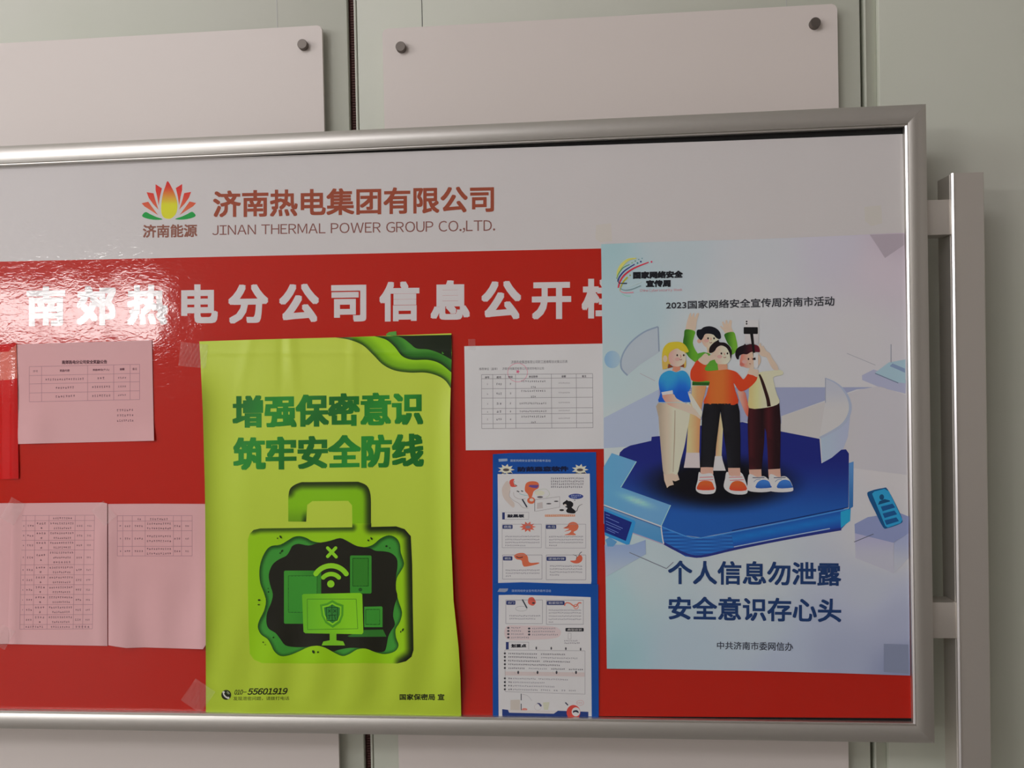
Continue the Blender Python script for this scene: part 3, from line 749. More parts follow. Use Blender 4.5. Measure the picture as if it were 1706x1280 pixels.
gp.up(); D1 = (46, 120, 36); D2 = (16, 52, 18); D3 = (52, 132, 40)
gp.fill(rrect(360, 448, 665, 884, 12), lambda X, Y: mixc((52, 128, 40), (40, 108, 32), sm(360, 665, X)), 'tablet_picture', dens=5)
gp.fill(rrect(902, 324, 1078, 636, 12), D1, 'phone_picture', dens=5)
gp.fill([(1018, 745), (1160, 742), (1168, 750), (1168, 912), (1018, 912)], D3, 'laptop_picture', dens=5)
gp.fill([(880, 985), (1010, 935), (1172, 932), (1200, 990), (900, 992)], (40, 100, 34), 'laptop_picture', dens=5)
gp.up()
for a in (([396, 492, 630, 790], 'tablet_picture'), ([924, 347, 1052, 575], 'phone_picture'), ([1030, 767, 1145, 890], 'laptop_picture')):
    x0, y0, x1, y1 = a[0]; gp.fill([(x0, y0), (x1, y0), (x1, y1), (x0, y1)], (48, 124, 38) if a[1] != 'phone_picture' else (42, 108, 30), a[1], dens=6)
    for p, q in (((x0, y0), (x1, y0)), ((x1, y0), (x1, y1)), ((x1, y1), (x0, y1)), ((x0, y1), (x0, y0))): gp.line(p, q, 4.5, D2, a[1])
gp.fill(ell(986, 604, 15), (28, 76, 26), 'phone_picture'); gp.up()
gp.fill([(508, 650), (520, 640), (985, 631), (1002, 642), (1011, 955), (1000, 970), (535, 962), (520, 950)], lambda X, Y: mixc((88, 156, 28), (112, 176, 26), sm(500, 900, X)), 'monitor_picture', dens=5)
gp.fill([(735, 962), (790, 962), (790, 1020), (845, 1028), (861, 1062), (669, 1062), (682, 1030), (735, 1020)], (104, 166, 30), 'monitor_picture', dens=6)
gp.up()
mf = [(550, 682), (952, 682), (965, 925), (553, 932)]
for i in range(4): gp.line(mf[i], mf[(i+1) % 4], 3.6, (52, 112, 28), 'monitor_picture')
sh_o = [(757, 690), (800, 714), (848, 730), (846, 815), (822, 875), (760, 918), (700, 878), (668, 818), (655, 728), (710, 716)]
shp = np.array(sh_o); ctr = np.array((755, 800))
gp.fill(sh_o, (66, 136, 28), 'shield_emblem', dens=5); gp.up(); gp.fill(ctr+(shp-ctr)*.82, (112, 176, 30), 'shield_emblem', dens=5)
gp.up(); gp.fill(ctr+(shp-ctr)*.68, (44, 112, 44), 'shield_emblem', dens=5)
gp.up(); gp.line((705, 750), (800, 750), 5, (14, 48, 18), 'shield_emblem'); gp.line((705, 750), (712, 860), 5, (14, 48, 18), 'shield_emblem'); gp.line((800, 750), (798, 855), 5, (14, 48, 18), 'shield_emblem'); gp.line((712, 860), (798, 856), 5, (14, 48, 18), 'shield_emblem')
gp.line((752, 728), (755, 858), 4.5, (14, 48, 18), 'shield_emblem')
for p, q in (((722, 768), (742, 790)), ((742, 768), (722, 792)), ((765, 766), (788, 790)), ((788, 768), (765, 792)), ((720, 815), (790, 812)), ((735, 815), (728, 850)), ((775, 815), (782, 850))): gp.line(p, q, 5, (14, 48, 18), 'shield_emblem')
WF = (118, 180, 30)
def arc(cx, cy, r, a0, a1, n=14): return [(cx + r*math.sin(math.radians(a0+(a1-a0)*k/n)), cy - r*math.cos(math.radians(a0+(a1-a0)*k/n))) for k in range(n+1)]
gp.stroke(arc(746, 558, 150, -56, 56), 42, WF, 'signal_picture', 0); gp.stroke(arc(746, 562, 86, -48, 48), 36, WF, 'signal_picture', 0)
for cx, cy, r, a, w in ((746, 558, 150, 56, 21), (746, 562, 86, 48, 18)):
    for sgn in (-1, 1): gp.fill(ell(cx+sgn*r*math.sin(math.radians(a)), cy-r*math.cos(math.radians(a)), w, n=14), WF, 'signal_picture')
gp.fill(ell(744, 557, 30), WF, 'signal_picture')
for p, q in (((718, 262), (788, 335)), ((784, 262), (718, 332))):
    gp.line(p, q, 27, WF, 'signal_picture'); gp.fill(ell(*p, 13.5, n=12), WF, 'signal_picture'); gp.fill(ell(*q, 13.5, n=12), WF, 'signal_picture')
for x, y, rx, ry, a in ((332, 172, 7, 15, -35), (307, 183, 5, 6, 0), (1077, 185, 7, 13, -35), (1051, 200, 6, 9, -35), (343, 287, 7, 12, 35), (328, 304, 5, 7, 35), (230, 595, 4, 5, 0), (232, 623, 6, 7, 0), (156, 690, 11, 7, 0), (153, 728, 10, 5, 0), (1200, 248, 9, 8, 0), (1227, 262, 5, 5, 0), (1334, 934, 6, 14, 25), (1317, 950, 4, 9, 0), (600, 1115, 9, 15, -25), (638, 1117, 7, 8, 0), (273, 997, 7, 6, 0), (188, 1036, 4, 7, 0), (206, 1056, 6, 3, 0)):
    gp.fill(ell(x, y, rx, ry, 10, a), (22, 40, 12), 'spot_marks')
gp.frame(340, 1130, 3.877); gp.level = 1
BK = (24, 30, 14)
gp.fill(ell(143, 109, 32), BK, 'telephone_symbol', dens=4); gp.up()
gp.stroke([(125, 92), (128, 108), (140, 122), (156, 130)], 9, (178, 184, 168), 'telephone_symbol', 4); gp.fill(ell(126, 92, 8, 7), (178, 184, 168), 'telephone_symbol'); gp.fill(ell(156, 129, 8, 7), (178, 184, 168), 'telephone_symbol')
gp.stroke(arc(143, 108, 14, 10, 80), 3, (150, 160, 130), 'telephone_symbol', 0); gp.stroke(arc(143, 108, 21, 10, 80), 3, (150, 160, 130), 'telephone_symbol', 0)
gp.level = 1
gp.text('010-', (196, 76, 108, 275, 75, 107), BK, 'lettering', shear=.3, bold=.15); gp.text('55601919', (280, 67, 109, 540, 64, 106), BK, 'lettering', shear=.3, bold=.35, cut=1.0)
gp.text('发现泄密问题，请拨打电话', (188, 120, 146, 550, 119, 143), BK, 'lettering', cut=2.0)
gp.text('国家保密局 宣', (1263, 103, 142, 1552, 102, 144), BK, 'lettering', bold=.3, cut=1.0)
gp.build()
t = paper('paper_scrap', 654, 558, 'small green paper scrap behind the top edge of the green poster', 'paper')
sh = Sheet(t, .0016, None, mt='coated')
sheet_body(sh, [(643, 557), (648, 553.5), (660, 552), (661, 561), (646, 562)], (70, 132, 50), 'scrap', 6); sh.build()

# ------------------------------------------------------------------ blue leaflets (two, one below the other)
BLUE = (14, 64, 134); PAGE = (196, 190, 185); NAVY = (36, 46, 92); ORG = (196, 88, 58); TXT = (96, 92, 104)
def para(sh, x0, x1, ys, h, col=TXT, last=None, wt=.16):
    for i, y in enumerate(ys):
        xe = x1 if (last is None or i < len(ys)-1) else last
        sh.marks((x0, y), (xe, y), max(1, int((xe-x0)/(h*1.12))), h, col, wt=wt)
t = paper('safety_leaflet', 906, 975, 'upper blue bordered leaflet with starbursts, black mouse and four comic boxes', 'leaflet')
sh = Sheet(t, .0007, lambda x, y: .0010 + .0018*np.exp(-((x-821)/9.)**2)*sm(790, 760, y) + .0008*np.sin(y*.03), mt='coated', step=5e-5, dens=9)
sheet_body(sh, [(821, 757), (850, 755), (993, 753.5), (994, 860), (995, 974), (820.5, 975)], BLUE, 'sheet', 6)
sh.up(); sh.frame(810, 745, 8.53)
sh.fill([(162, 385), (1472, 378), (1487, 1300), (1495, 1900), (1490, 1945), (170, 1938), (170, 1200)], PAGE, 'white_field', dens=9)
sh.up()
sh.fill([(175, 170), (300, 165), (302, 200), (178, 210)], (120, 140, 165), 'logo_mark')
sh.text('国家网络安全宣传周济南市活动', (345, 176, 210, 915, 176, 212), (150, 166, 190), 'lettering')
sh.text('防范恶意软件', (445, 280, 352, 1170, 272, 346), (10, 20, 52), 'lettering', bold=.75)
for cx in (283, 1333):
    sh.new('starburst_picture'); sh.fill(star(cx, 322, 122, 70, 9, .68), (186, 178, 160), 'starburst_picture')
sh.up()
for cx in (283, 1333):
    sh.fill(ell(cx, 325, 45, 20), (70, 64, 66), 'starburst_eye'); sh.new('starburst_eye')
    sh.fill([(cx-95, 375), (cx-40, 360), (cx-20, 382), (cx+20, 368), (cx+70, 360), (cx+90, 378)], (40, 40, 52), 'starburst_eye'); sh.new('starburst_eye')
sh.up(-1)
para(sh, 915, 1388, (447, 488, 527, 568), 24, (84, 80, 90), 1370, .2)
# comic picture
sh.fill(spline([(235, 560), (300, 480), (345, 560), (330, 700), (400, 800), (380, 860), (260, 740), (225, 640)]), (170, 160, 152), 'comic_picture')
sh.fill(spline([(330, 500), (350, 465), (395, 455), (405, 500), (400, 540), (440, 555), (400, 568), (350, 560)]), (190, 70, 58), 'comic_picture')
sh.fill(spline([(550, 620), (560, 530), (610, 492), (700, 490), (745, 520), (745, 580), (700, 610), (670, 640), (650, 705), (610, 715), (590, 670)]), ORG, 'comic_picture')
sh.fill(ell(640, 760, 58, 48), ORG, 'comic_picture'); sh.up()
sh.fill(ell(425, 495, 38, 40), (196, 192, 188), 'comic_picture'); sh.stroke([(400, 480), (398, 520), (440, 555)], 9, (70, 80, 60), 'comic_picture'); sh.stroke([(440, 480), (455, 490), (448, 520)], 6, (60, 60, 66), 'comic_picture')
sh.fill([(600, 560), (620, 540), (745, 540), (742, 560), (720, 585), (660, 580)], (88, 64, 120), 'comic_picture'); sh.line((610, 555), (740, 552), 14, (200, 150, 60), 'comic_picture')
sh.stroke([(340, 620), (330, 700), (390, 760), (460, 800), (520, 860), (600, 870)], 5, (140, 132, 130), 'comic_picture')
sh.stroke([(390, 640), (400, 700), (470, 740), (560, 735)], 5, (140, 132, 130), 'comic_picture')
sh.line((435, 625), (470, 638), 14, (60, 62, 66), 'comic_picture'); sh.line((495, 622), (525, 632), 14, (60, 62, 66), 'comic_picture')
sh.stroke([(470, 660), (520, 680), (590, 690)], 8, (126, 160, 160), 'comic_picture')
sh.line((512, 742), (580, 856), 20, (42, 46, 58), 'comic_picture'); sh.line((690, 745), (690, 915), 8, (90, 88, 92), 'comic_picture')
for p, q in (((690, 750), (1045, 705)), ((1045, 705), (1045, 855)), ((1045, 855), (700, 915))): sh.line(p, q, 5, (130, 126, 126), 'comic_picture')
sh.fill([(725, 795), (800, 785), (805, 870), (720, 880)], (160, 154, 152), 'comic_picture'); sh.fill(ell(765, 712, 42, 14), (86, 82, 86), 'comic_picture')
sh.fill(ell(890, 806, 36, 9), (60, 58, 62), 'comic_picture'); sh.fill(ell(995, 772, 32, 9), (60, 58, 62), 'comic_picture')
sh.stroke([(690, 640), (740, 610), (850, 600), (900, 660), (880, 700), (850, 715)], 5, (150, 160, 140), 'comic_picture')
sh.fill(ell(760, 655, 70, 38), (182, 182, 160), 'comic_picture')
sh.fill(ell(645, 752, 30, 22), (200, 170, 160), 'comic_picture')
sh.fill(ell(1275, 702, 106, 38), (48, 62, 120), 'speech_bubble'); sh.up(); sh.marks((1205, 692), (1350, 692), 6, 20, (150, 160, 190)); sh.marks((1210, 718), (1290, 718), 3, 20, (150, 160, 190)); sh.up(-1)
sh.fill(ell(1258, 757, 9, 6), (60, 62, 80), 'speech_bubble')
sh.new('mouse_picture'); sh.fill(spline([(1090, 795), (1130, 765), (1145, 752), (1165, 768), (1200, 770), (1235, 800), (1232, 840), (1215, 860), (1260, 900), (1270, 930), (1240, 945), (1160, 935), (1135, 905), (1155, 870), (1120, 850), (1150, 835), (1100, 825)]), (22, 22, 26), 'mouse_picture')
sh.stroke([(1262, 915), (1290, 905), (1305, 860), (1330, 830), (1368, 812)], 9, (28, 28, 32), 'mouse_picture', taper=(1, .9, .4)); sh.fill(ell(1073, 897, 33, 14), (30, 30, 34), 'mouse_picture'); sh.up(); sh.fill(ell(1122, 822, 18, 12), (176, 168, 160), 'mouse_picture'); sh.up(-1)
sh.fill([(835, 960), (1262, 958), (1262, 988), (835, 992)], (206, 120, 90), 'caption_strip'); sh.up(); sh.marks((842, 975), (1255, 973), 15, 22, (196, 170, 160)); sh.up(-1)
sh.fill([(228, 930), (264, 930), (264, 1030), (228, 1030)], NAVY, 'heading_bar'); sh.text('敲黑板', (300, 956, 1004, 540, 955, 1003), (26, 28, 40), 'lettering', bold=.35)
for p, q in (((264, 930), (605, 928)), ((605, 928), (605, 1028)), ((605, 1028), (264, 1030))): sh.line(p, q, 5, (140, 138, 142), 'ruled_table')
def card(sh, x0, y0, x1, y1, title, lx1, lh=58, ly=None):
    ly = y0+8 if ly is None else ly
    for p, q in (((x0, y0), (x1, y0)), ((x1, y0), (x1, y1)), ((x1, y1), (x0, y1)), ((x0, y1), (x0, y0))): sh.line(p, q, 4.5, (124, 122, 128), 'ruled_table')
    sh.new('title_tab'); sh.fill(rrect(x0+4, ly, lx1, ly+lh, 10), NAVY, 'title_tab'); sh.up(); sh.text(title, (x0+22, ly+10, ly+lh-10, lx1-16, ly+10, ly+lh-10), (170, 174, 188), 'lettering'); sh.up(-1)
card(sh, 228, 1098, 785, 1432, '病毒', 375); card(sh, 845, 1098, 1415, 1436, '木马', 995)
sh.fill(star(590, 1135, 118, 68, 10, .66), (204, 84, 66), 'virus_picture'); sh.up(); sh.fill(ell(595, 1138, 38, 22), (120, 110, 120), 'virus_picture'); sh.up(-1)
sh.fill(spline([(1095, 1155), (1150, 1125), (1175, 1085), (1235, 1065), (1290, 1085), (1312, 1130), (1290, 1180), (1240, 1210), (1275, 1250), (1180, 1252), (1110, 1248), (1180, 1225), (1205, 1185), (1110, 1202), (1180, 1165)], 4), (204, 92, 66), 'horse_picture')
sh.up(); sh.line((1120, 1150), (1175, 1118), 8, (110, 50, 46), 'horse_picture'); sh.up(-1)
para(sh, 268, 760, (1272, 1315, 1357, 1400), 19, TXT, 560); para(sh, 890, 1380, (1274, 1317, 1357, 1400), 19, TXT, 1010)
sh.frame(810, 880, 6.4)
card(sh, 175, 288, 595, 545, '蠕虫', 280, 44, 302); card(sh, 640, 288, 1062, 552, '逻辑炸弹', 850, 44, 306)
sh.fill(spline([(300, 290), (340, 270), (400, 268), (440, 300), (452, 355), (480, 372), (558, 368), (556, 382), (480, 402), (410, 412), (388, 390), (375, 345), (330, 335), (305, 315)], 4), (206, 92, 64), 'worm_picture')
sh.up(); sh.stroke([(320, 305), (350, 318), (390, 310)], 9, (60, 40, 50), 'worm_picture'); sh.up(-1)
sh.fill(spline([(895, 350), (950, 345), (965, 315), (1000, 288), (1025, 310), (1020, 350), (985, 375), (935, 375)], 4), (204, 84, 62), 'bomb_picture'); sh.stroke([(925, 285), (965, 300), (960, 330)], 6, (70, 70, 74), 'bomb_picture'); sh.stroke([(985, 300), (1000, 270), (1020, 255)], 7, (70, 70, 74), 'bomb_picture')
para(sh, 205, 570, (450, 482, 512), 15, TXT, 265); para(sh, 675, 1025, (406, 438, 470, 500), 15, TXT, 780)
sh.build()
t = paper('safety_leaflet', 906, 1194, 'lower blue bordered leaflet with bullet lists, resting on the bottom rail below the mouse leaflet', 'leaflet')
sh = Sheet(t, .0013, lambda x, y: .0012 + .0016*np.exp(-((y-974)/9.)**2) + .0006*np.sin(y*.03), mt='coated', step=5e-5, dens=9)
sheet_body(sh, [(820.5, 972), (870, 970.5), (930, 972.5), (996.5, 974), (997, 1100), (997.5, 1195.5), (821, 1194.5)], BLUE, 'sheet', 6)
sh.up(); sh.frame(810, 880, 6.4)
sh.fill([(133, 715), (300, 712), (700, 722), (1114, 738), (1120, 1400), (1125, 2010), (133, 2006), (128, 1300)], (196, 191, 185), 'white_field', dens=9)
sh.up(); sh.fill([(140, 645), (235, 645), (225, 672), (200, 684), (120, 680)], (120, 130, 150), 'logo_mark'); sh.text('国家网络安全宣传周济南市活动', (274, 656, 682, 690, 656, 684), (140, 156, 184), 'lettering')
card(sh, 210, 768, 600, 1020, '后门', 312, 44, 775); card(sh, 642, 770, 1036, 1028, '勒索软件', 836, 44, 778)
sh.line((385, 762), (435, 855), 14, (44, 52, 60), 'pen_picture'); sh.fill(spline([(445, 790), (455, 748), (495, 738), (520, 765), (528, 800), (500, 828), (460, 815)], 4), (196, 80, 68), 'bug_picture'); sh.up(); sh.fill(ell(505, 800, 16, 10), (60, 50, 54), 'bug_picture'); sh.up(-1)
sh.stroke(ell(375, 860, 62, 26, 10), 4, (140, 140, 142), 'cloud_picture', 3, True)
sh.stroke([(835, 830), (850, 800), (890, 802), (930, 830), (960, 835), (985, 800), (1015, 800)], 13, (202, 96, 76), 'chain_picture'); sh.stroke(ell(958, 838, 24, 24, 10), 7, (202, 96, 76), 'chain_picture', 3, True)
para(sh, 245, 578, (937, 968), 15, TXT, 525); para(sh, 664, 1015, (876, 905, 940, 973, 1003), 14, TXT, 715)
sh.fill(spline([(215, 1050), (400, 1040), (700, 1050), (790, 1090), (785, 1150), (700, 1180), (450, 1195), (220, 1185)], 4), (180, 164, 164), 'pink_field', dens=9)
sh.up()
for y in (1065, 1098, 1132, 1168): sh.fill(ell(236, y, 13, 11, 10), (50, 52, 60), 'bullet_dots')
for y in (1072, 1104, 1136): sh.fill(ell(458, y, 13, 11, 10), (50, 52, 60), 'bullet_dots')
for y, xe in ((1065, 368), (1098, 375), (1132, 400), (1168, 458)): sh.marks((264, y), (xe, y), int((xe-264)/19), 15, TXT)
for y, xe in ((1072, 740), (1104, 735), (1138, 768)): sh.marks((486, y), (xe, y), int((xe-486)/19), 15, TXT)
sh.up(-1)
sh.new('title_tab'); sh.fill(rrect(845, 1066, 1040, 1104, 8), (28, 30, 36), 'title_tab'); sh.up(); sh.text('典型症状', (866, 1073, 1097, 1020, 1073, 1097), (176, 174, 172), 'lettering'); sh.up(-1)
for p, q in (((874, 1122), (905, 1122)), ((905, 1122), (905, 1185)), ((905, 1185), (874, 1185)), ((874, 1185), (874, 1122))): sh.line(p, q, 4, (140, 138, 140), 'ruled_table')
sh.marks((830, 1203), (975, 1203), 8, 14, TXT); sh.marks((832, 1228), (1000, 1228), 9, 14, (80, 70, 90))
sh.frame(810, 1060, 8.53)
sh.fill([(280, 85), (320, 85), (320, 190), (280, 192)], NAVY, 'heading_bar'); sh.text('划重点', (352, 115, 165, 570, 114, 162), (24, 26, 34), 'lettering', bold=.35)
for p, q in (((320, 85), (605, 88)), ((605, 88), (605, 190)), ((270, 198), (1405, 212)), ((1405, 212), (1405, 828)), ((1405, 828), (270, 790)), ((270, 790), (265, 198))): sh.line(p, q, 5, (128, 126, 130), 'ruled_table')
sh.fill([(270, 505), (1400, 518), (1400, 578), (270, 560)], (172, 162, 160), 'pink_field'); sh.up()
for x in (455, 730, 1000, 1277): sh.fill(ell(x, 518, 13, 24, 12), (44, 44, 50), 'bullet_dots'); sh.stroke([(x-55, 505), (x-45, 535), (x-20, 540)], 4, (150, 146, 146), 'ruled_table')
for x, y in ((712, 172), (925, 175), (1132, 180), (1342, 188)): sh.fill(ell(x, y, 11, 22, 12), (60, 60, 66), 'bullet_dots')
rows = [(247, ((310, 725, 1), (775, 1125, 1))), (298, ((310, 725, 1), (775, 1300, 0))), (350, ((310, 765, 1), (810, 1195, 1))), (402, ((310, 1050, 1),)), (455, ((310, 550, 1), (600, 865, 0), (918, 1120, 1), (1170, 1378, 1))),
        (602, ((310, 370, 1), (375, 705, 0), (738, 1165, 0))), (655, ((310, 370, 1), (375, 835, 0))), (706, ((310, 370, 1), (375, 975, 0))), (758, ((310, 370, 1), (375, 735, 0), (775, 915, 0), (955, 1020, 0), (1065, 1130, 0), (1170, 1275, 0)))]
for y, segs in rows:
    sh.fill(ell(265, y, 15, 14, 10), (34, 34, 40), 'bullet_dots')
    for a, b, k in segs: sh.marks((a, y+(a-265)*.02), (b, y+(b-265)*.02), max(1, int((b-a)/25)), 19, (74, 70, 80) if k else TXT, wt=.24 if k else .15)
sh.up(-1)
sh.line((497, 820), (497, 915), 11, (44, 48, 56), 'desk_picture'); sh.line((497, 962), (497, 1055), 11, (44, 48, 56), 'desk_picture'); sh.stroke([(515, 828), (590, 850), (650, 920)], 4, (140, 138, 142), 'desk_picture')
sh.fill([(345, 910), (480, 905), (482, 1055), (345, 1055)], (166, 160, 152), 'desk_picture'); sh.fill(ell(545, 1045, 40, 20), (186, 110, 100), 'desk_picture')
sh.fill(spline([(720, 955), (760, 955), (790, 990), (770, 1005), (750, 975)], 3), (66, 66, 104), 'desk_picture'); sh.stroke(ell(735, 1010, 50, 45, 10), 4, (160, 150, 150), 'desk_picture', 3, True); sh.fill([(805, 945), (900, 940), (880, 1050), (820, 1050)], (168, 170, 152), 'desk_picture')
sh.fill([(228, 1040), (310, 1050), (330, 1090), (960, 1105), (1020, 1062), (1452, 1078), (1452, 1160), (228, 1145)], (30, 50, 104), 'base_band', dens=9)
sh.up(); sh.fill([(310, 1052), (1020, 1062), (965, 1102), (325, 1088)], (174, 170, 168), 'base_band')
sh.fill(ell(1240, 1085, 98, 104, 24), (176, 62, 54), 'car_badge'); sh.up(); sh.fill(ell(1275, 1078, 60, 64, 24), (186, 180, 178), 'car_badge'); sh.up()
sh.fill(spline([(1232, 1085), (1240, 1062), (1285, 1055), (1310, 1072), (1312, 1095), (1290, 1085), (1260, 1080), (1240, 1092)], 3), (28, 34, 50), 'car_badge'); sh.new('pen_picture'); sh.line((1125, 945), (1162, 985), 16, (40, 44, 66), 'pen_picture')
sh.stroke(ell(1335, 950, 52, 36, 12), 4, (190, 130, 130), 'speech_bubble', 3, True); sh.marks((1295, 950), (1365, 950), 3, 18, (180, 130, 130))
sh.build()

# ------------------------------------------------------------------ large pale blue poster
t = paper('cybersecurity_poster', 1255, 1120, 'large pale blue poster of four waving cartoon figures on a dark blue platform', 'poster')
def cdisp(x, y): return .0016 + .0006*np.sin(x*.02+1)*np.sin(y*.013) + .0012*sm(1040, 1003, x)*sm(450, 405, y) + .0012*sm(1060, 1110, y)*sm(1040, 1008, x)
cp = Sheet(t, .0010, cdisp, mt='gloss', step=5e-5, dens=12)
keys = [(1005, 410, 132, 160, 164), (1060, 520, 142, 163, 168), (1120, 410, 150, 162, 166), (1260, 420, 160, 164, 168), (1400, 410, 160, 158, 168), (1490, 400, 156, 146, 156), (1470, 440, 168, 160, 168), (1250, 500, 164, 166, 171), (1420, 560, 166, 165, 167), (1350, 620, 166, 167, 172),
        (1015, 640, 148, 166, 172), (1030, 720, 160, 168, 176), (1070, 700, 152, 165, 175), (1500, 760, 170, 167, 168), (1480, 900, 168, 168, 174), (1080, 960, 150, 164, 174), (1250, 960, 158, 166, 178), (1450, 990, 150, 156, 172), (1015, 1000, 134, 164, 168), (1020, 1100, 126, 158, 164), (1150, 1090, 142, 158, 170), (1260, 1060, 148, 160, 174), (1300, 1110, 140, 150, 166), (1400, 1100, 132, 140, 160), (1500, 1115, 112, 120, 146), (1490, 1040, 136, 142, 162), (1180, 560, 160, 166, 172)]
KA = np.array(keys, float)
def bgc(X, Y):
    w = 1/(((X[:, None]-KA[:, 0])**2 + (Y[:, None]-KA[:, 1])**2) + 900)**1.6
    return (w@KA[:, 2:])/w.sum(1)[:, None]*1.055
sheet_body(cp, [(1001.5, 407), (1100, 403), (1250, 399), (1400, 393), (1460, 390), (1507, 388), (1510, 560), (1512, 750), (1514.5, 950), (1516.5, 1126), (1400, 1122), (1250, 1118), (1100, 1115.5), (1011, 1114.5), (1008, 900), (1004, 600)], bgc, 'sheet', 9)
cp.up(); K = (990, 380, 3.159); Q = (990, 740, 3.159)
cp.frame(*K)
cp.fill([(1450, 35), (1630, 30), (1630, 90), (1530, 158), (1490, 95)], (150, 141, 150), 'backdrop_picture', dens=10)  # shadow at the taped top right corner, painted into the poster colour
cp.fill([(340, 840), (1500, 838), (1380, 850), (985, 990), (985, 1030), (780, 1020), (340, 1000)], (133, 140, 166), 'backdrop_picture')
cp.fill([(50, 1000), (340, 850), (340, 1140), (50, 1160)], (146, 158, 178), 'backdrop_picture')
cp.up()
cp.fill([(985, 990), (1400, 850), (1500, 832), (1640, 880), (1645, 1300), (1360, 1264), (1180, 1110), (985, 1072)], lambda X, Y: mixc((168, 167, 164), (168, 167, 172), sm(1000, 1500, X)), 'backdrop_picture', dens=12)
cp.fill([(1410, 775), (1470, 745), (1640, 800), (1638, 872), (1500, 838), (1410, 800)], (148, 152, 174), 'laptop_picture')
cp.up(); cp.fill([(1478, 762), (1550, 708), (1638, 692), (1638, 818), (1590, 812)], (140, 166, 184), 'laptop_picture')
cp.up(); cp.fill([(1555, 727), (1570, 713), (1635, 740), (1636, 762)], (112, 132, 160), 'laptop_picture')
cp.line((1478, 765), (1600, 816), 5, (98, 112, 136), 'laptop_picture'); cp.line((1562, 612), (1562, 708), 4, (118, 124, 136), 'backdrop_picture')
cp.line((1330, 660), (1480, 722), 2.5, (140, 142, 150), 'backdrop_picture')
# curved glass screens
gl = spline([(1215, 790), (1265, 812), (1310, 850), (1343, 910), (1345, 970), (1312, 1030), (1255, 1070), (1185, 1106)], 5, False)
cp.fill([(1215, 790)] + list(gl) + [(1215, 920)], lambda X, Y: mixc((160, 164, 174), (172, 172, 172), sm(840, 960, Y)), 'glass_screen_picture', dens=12)
cp.fill(list(gl[18:]) + [(1195, 1240), (1250, 1210), (1310, 1165), (1335, 1100), (1350, 960)], lambda X, Y: mixc((146, 162, 180), (148, 156, 178), sm(1190, 1340, X)), 'glass_screen_picture', dens=10)
cp.up(); cp.stroke(gl, 15, (144, 154, 172), 'glass_screen_picture', 0, taper=(.3, .6, 1, 1, .7)); cp.line((1217, 790), (1217, 920), 4, (130, 136, 152), 'glass_screen_picture')
cp.stroke([(1188, 1106), (1192, 1180), (1197, 1238)], 7, (176, 186, 196), 'glass_screen_picture')
cp.up(-1)
cp.fill(ell(95, 692, 42, 46), lambda X, Y: mixc((118, 152, 178), (140, 164, 182), sm(60, 130, X)), 'ball_picture', dens=10)
ga = spline([(335, 520), (262, 548), (190, 605), (148, 672), (142, 735), (175, 776)], 5, False)
cp.new('glass_screen_picture')
cp.fill(list(ga) + [(240, 720), (340, 655)], (152, 163, 171), 'glass_screen_picture', dens=12)
cp.up(); cp.stroke(ga, 8, (120, 138, 156), 'glass_screen_picture', 0); cp.line((336, 520), (341, 650), 6, (118, 132, 150), 'glass_screen_picture'); cp.line((240, 765), (320, 805), 3, (150, 150, 156), 'backdrop_picture')
# platform
cp.frame(*Q); cp.up()
def plat(X, Y):
    c = mixc((26, 34, 104), (30, 78, 148), sm(60, 400, Y - (X-640)*.0)); k = 1-sm(.55, 1.25, np.hypot((X-660)/400, (Y-205)/140)); return c*(1-k[:, None]) + np.array((9, 10, 18))*k[:, None]
cp.fill([(50, 150), (120, 110), (135, 45), (155, 25), (190, 8), (300, -17), (302, -38), (345, -42), (480, -90), (780, -116), (985, -66), (1186, -27), (1196, 102), (1250, 72), (1300, 30), (1325, 28), (1340, 50), (1338, 332), (1290, 352), (722, 462), (560, 492), (480, 482), (352, 432), (50, 325)], plat, 'platform_picture', dens=5)
cp.fill([(1340, 100), (1365, 92), (1362, 330), (1340, 345)], lambda X, Y: mixc((76, 122, 172), (46, 96, 150), sm(100, 330, Y)), 'platform_picture')
cp.fill([(722, 464), (1290, 352), (1348, 338), (1345, 400), (1300, 448), (735, 552)], lambda X, Y: mixc((26, 100, 168), (30, 60, 140), np.abs((Y-(464-(X-722)*.19)-35)/50)), 'platform_picture', dens=6)
cp.fill([(352, 432), (480, 484), (560, 494), (722, 464), (737, 552), (640, 580), (540, 600), (480, 592), (365, 527)], lambda X, Y: mixc((42, 108, 176), (26, 62, 132), np.clip(.5+.5*np.sin(Y*.33+X*.02), 0, 1)), 'platform_picture', dens=3)
cp.up(); cp.fill([(1297, 357), (1350, 341), (1347, 405), (1298, 442)], (34, 138, 188), 'platform_picture')
cp.stroke([(365, 522), (470, 575), (560, 592), (740, 552), (1000, 500), (1300, 448)], 13, (34, 44, 110), 'platform_picture', 4); cp.stroke([(735, 542), (1000, 490), (1240, 445)], 5, (140, 160, 196), 'platform_picture', 3)
cp.stroke([(352, 434), (480, 485), (560, 495), (722, 466), (1000, 412), (1335, 342)], 6, (60, 120, 190), 'platform_picture', 2); cp.stroke([(725, 456), (1000, 402), (1336, 334)], 4, (18, 26, 70), 'platform_picture', 2)
